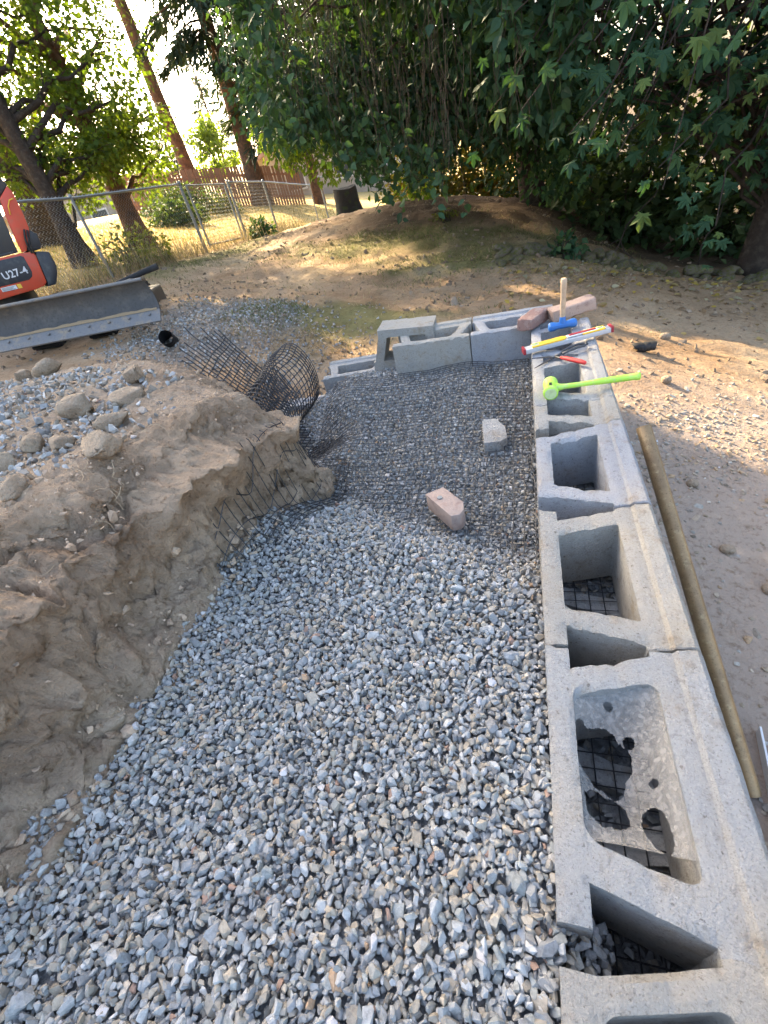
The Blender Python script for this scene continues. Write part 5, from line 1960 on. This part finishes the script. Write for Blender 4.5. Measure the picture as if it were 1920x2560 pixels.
# ---- thicket behind the maple
for k, (x, y, z, rx, ry, rz, n, lab) in enumerate([
        (1.4, 9.4, -1.0, 1.0, .8, 1.7, 1700, 'dark bush at the foot of the hanging tree'), (2.9, 9.0, -1.4, 1.2, .9, 2.0, 2100, 'dense dark bush behind the maple trunk'),
        (4.7, 8.4, -1.7, 1.5, 1.0, 2.4, 2500, 'tall dark bush beyond the maple trunk'), (.6, 11.5, -.8, 1.5, .9, 2.2, 1900, 'dark thicket behind the dirt mound'),
        (3.2, 12.0, -1.5, 2.2, 1.2, 3.4, 2600, 'high dark thicket behind the bushes'), (6.4, 11.0, -2.0, 2.4, 1.4, 4.0, 2600, 'highest dark thicket deep under the trees')]):
    shrub('understory_bush', lab, (x, y, z), (rx, ry, rz), n, (.12, .22), LV_LO, GREEN_MID, 'leaf_dark', group='bushes under the trees')
shrub('sunlit_bush', 'sunlit yellow green bush seen through the hanging leaves', (-1.9, 12.6, -.35), (1.4, .6, 1.7), 4200, (.08, .15), LV_LO, [(.16, .15, .03), (.12, .13, .03), (.20, .13, .03)], 'leaf')  # sunlight on both bushes put into their yellow leaf colours
shrub('sunlit_bush', 'sunlit golden bush behind the dirt mound', (-.3, 12.9, -.6), (1.4, .6, 1.9), 4200, (.08, .15), LV_LO, [(.17, .14, .03), (.20, .12, .03), (.10, .11, .03)], 'leaf')
shrub('edge_plant', 'small leafy plant on the rock edging', (.42, 6.2, -.46), (.22, .16, .24), 160, (.06, .11), LV_LO, GREEN_BLUE)
shrub('edge_plant', 'low mossy plant on the dirt mound slope', (-1.2, 8.3, -.05), (.22, .14, .12), 200, (.03, .06), LV_LO, [(.10, .11, .025)])
# trees further back that close the view on the right
leafy_tree('woodland_tree', 'woodland tree closing the view behind the dirt mound', [(1.0, 14.5, -1), (1.0, 14.5, 3), (1.0, 14.5, 8)], .25, .08, ell_clumps(34, (.8, 14.5, 5.2), (3.4, 1.6, 3.8), .9, 1.4, None, 31), 130, (.2, .32), LV_LO, GREEN_MID, lm='leaf_dark', gaps=False)
leafy_tree('woodland_tree', 'woodland tree rising between the stump and the dirt mound', [(-2.6, 15.2, -.6), (-2.6, 15.2, 3), (-2.6, 15.2, 8)], .2, .08, ell_clumps(64, (-2.5, 15.2, 4.6), (2.6, 1.3, 4.2), .8, 1.2, lambda p: p[2] > 1.0, 34), 210, (.17, .27), LV_LO, GREEN_MID, lm='leaf_dark')
leafy_tree('woodland_tree', 'woodland tree closing the view behind the maple', [(5.6, 13.8, -2), (5.6, 13.8, 3), (5.6, 13.8, 8)], .25, .08, ell_clumps(36, (5.4, 13.8, 4.8), (3.4, 1.6, 4.4), .9, 1.4, None, 32), 130, (.2, .32), LV_LO, GREEN_MID, lm='leaf_dark', gaps=False)
leafy_tree('woodland_tree', 'woodland tree at the far right edge of the thicket', [(8.6, 9.5, -2), (8.6, 9.5, 3), (8.6, 9.5, 8)], .25, .08, ell_clumps(36, (8.2, 9.5, 4.0), (2.2, 3.4, 4.6), .9, 1.4, None, 33), 130, (.2, .32), LV_LO, GREEN_MID, lm='leaf_dark', gaps=False)


# ------------------------------------------------------------------ grass, straw, litter
def blades(name, x, y, h, pal, label, cat='grass', lean=.35, w=.006, zf=ground_z):
    n = len(x)
    V = np.array([(-.5, 0, 0), (.5, 0, 0), (.32, 0, .55), (-.32, 0, .55), (0, .0, 1)])
    F = np.array([(0, 1, 2), (0, 2, 3), (3, 2, 4)])
    a = RNG.uniform(0, 2 * np.pi, n)
    up_ = np.stack([RNG.normal(0, lean, n), RNG.normal(0, lean, n), np.ones(n)], -1)
    side = np.stack([np.cos(a), np.sin(a), np.zeros(n)], -1)
    up_ /= np.linalg.norm(up_, axis=1)[:, None]
    side -= up_ * np.sum(side * up_, 1)[:, None]
    side /= np.linalg.norm(side, axis=1)[:, None]
    R = np.stack([side, np.cross(up_, side), up_], -1)
    pal = np.array(pal)
    col = pal[RNG.integers(0, len(pal), n)] * RNG.uniform(.75, 1.25, (n, 1))
    scl = np.stack([np.full(n, w) * RNG.uniform(.6, 1.4, n), np.ones(n), h], -1)
    Vv, Ff, Cc = instances([(V, F)], np.zeros(n, int), P3(x, y, zf(x, y) - .003), R, scl, Cc_(col))
    return tag(link(name, mesh_np(name, Vv, Ff, Cc), M['grass'], smooth=True), label, cat, kind='stuff')


def Cc_(c):
    return c


STRAW = [(.34, .26, .14), (.28, .21, .11), (.40, .32, .18), (.22, .17, .09)]
n = 26000
x = RNG.uniform(-15, -6.15, n)
y = RNG.uniform(5.2, 21, n)
k = RNG.random(n) < np.clip(1.2 - (y - 5) / 22, .2, 1)
x, y = x[k], y[k]
blades('dry_lawn_grass', x, y, RNG.uniform(.04, .11, len(x)), [(.42, .31, .12), (.36, .28, .10), (.48, .36, .16), (.26, .25, .08)], 'dry yellow lawn grass beyond the chain link fence', w=.02)
n = 2600
y = RNG.uniform(4.6, 14, n)
x = FX + RNG.normal(-.05, .22, n)
blades('fence_weeds_grass', x, y, RNG.gamma(3, .09, n) + .05, STRAW + [(.14, .15, .06)], 'tall dry weeds growing along the chain link fence', lean=.28, w=.008)
x = np.concatenate([RNG.normal(-1.9, .8, 5000), RNG.normal(-1.6, 1.7, 6000), RNG.normal(-.2, 1.3, 3500), RNG.normal(-5.3, .45, 3500)])
y = np.concatenate([RNG.normal(4.35, .3, 5000), RNG.normal(7.6, .55, 6000), RNG.normal(6.3, .4, 3500), RNG.normal(8.6, 1.8, 3500)])
k = (fbm(P3(x, y, 3), 1.6, 3) > -.12) & (y > 3.3) & (x > -5.95) & (x < 1.5)
x, y = x[k], y[k]
blades('turf_grass', x, y, RNG.uniform(.02, .06, len(x)), [(.10, .13, .035), (.13, .14, .045), (.20, .18, .07), (.08, .10, .03)], 'patchy green turf left on the graded dirt', lean=.6, w=.006)
n = 15000
x = RNG.uniform(-5.6, 1.0, n)
y = RNG.uniform(3.6, 10, n)
k = fbm(P3(x, y, 13), 1.5, 3) > .02
x, y = x[k], y[k]
blades('straw_litter', x, y, RNG.uniform(.03, .10, len(x)), STRAW, 'loose straw and dry roots over the graded dirt', 'straw', lean=2.6, w=.005)
x = RNG.normal(-2.0, .35, 900)
y = RNG.normal(3.75, .16, 900)
blades('root_mat', x, y, RNG.uniform(.06, .18, 900), [(.30, .21, .11), (.36, .26, .14), (.2, .13, .07)], 'tangled dry roots at the edge of the turf', 'roots', lean=1.8, w=.004)
# fallen leaves
n = 620
x = RNG.uniform(-.3, 2.9, n)
y = 6.05 - RNG.gamma(1.6, .38, n) + .1 * x
k = y > 3.4
x, y = x[k], y[k]
m = len(x)
cr = leaf_mesh('fallen_leaves', P3(x, y, ground_z(x, y) + .012), np.stack([RNG.normal(size=m), RNG.normal(size=m), RNG.normal(0, .2, m)], -1),
               np.array([0, 0, 1.]) + RNG.normal(0, .35, (m, 3)), RNG.uniform(.035, .085, m), LV_OV, [(.42, .30, .06), (.36, .26, .10), (.30, .20, .09), (.38, .33, .2), (.2, .13, .07)], None, M['grass'], gaps=False)
tag(cr, 'fallen yellow and tan leaves scattered before the rock edging', 'leaves', kind='stuff')
# fine pale roots hanging on the bank face
paths = []
for k in range(22):
    s = RNG.uniform(.1, 1.1)
    x0 = -1.14 + RNG.normal(0, .05)
    t = np.linspace(0, 1, 7)
    a = RNG.uniform(-1, 1)
    L = RNG.uniform(.03, .09)
    xx = x0 + L * t * .6 + .015 * np.sin(5 * t + k)
    yy = s + a * L * t + .012 * np.cos(6 * t + k)
    paths.append(P3(xx, yy, bank_z(xx, yy) + .022 + .01 * np.sin(4 * t + k)))
me = tubes_mesh('fine_roots', paths, [np.linspace(.0009, .0004, 7)] * len(paths), 4)
tag(link('fine_roots', me, mat('pale_root', (.45, .34, .22), .8)), 'fine pale roots hanging from the cut soil bank', 'roots', kind='stuff')
# bare twigs in the dark under the maple
for k, (a, b) in enumerate([((.95, 6.7, -.75), (1.75, 6.9, .1)), ((1.35, 6.8, -.9), (.85, 6.6, -.45)), ((2.0, 6.9, -1.0), (2.15, 6.8, -.3))]):
    p = limb_path(np.array(a), np.array(b), 0, 8)
    o = MB().tube(p - p[0], np.linspace(.011, .003, 8), 6).build('bare_twig', M['bark'], smooth=True)
    o.location = p[0]
    tag(o, ['long bare twig rising from the rock edging', 'short bare twig crossing the long one', 'thin upright bare stem before the maple trunk'][k], 'twig', 'bare twigs behind the rock edging')
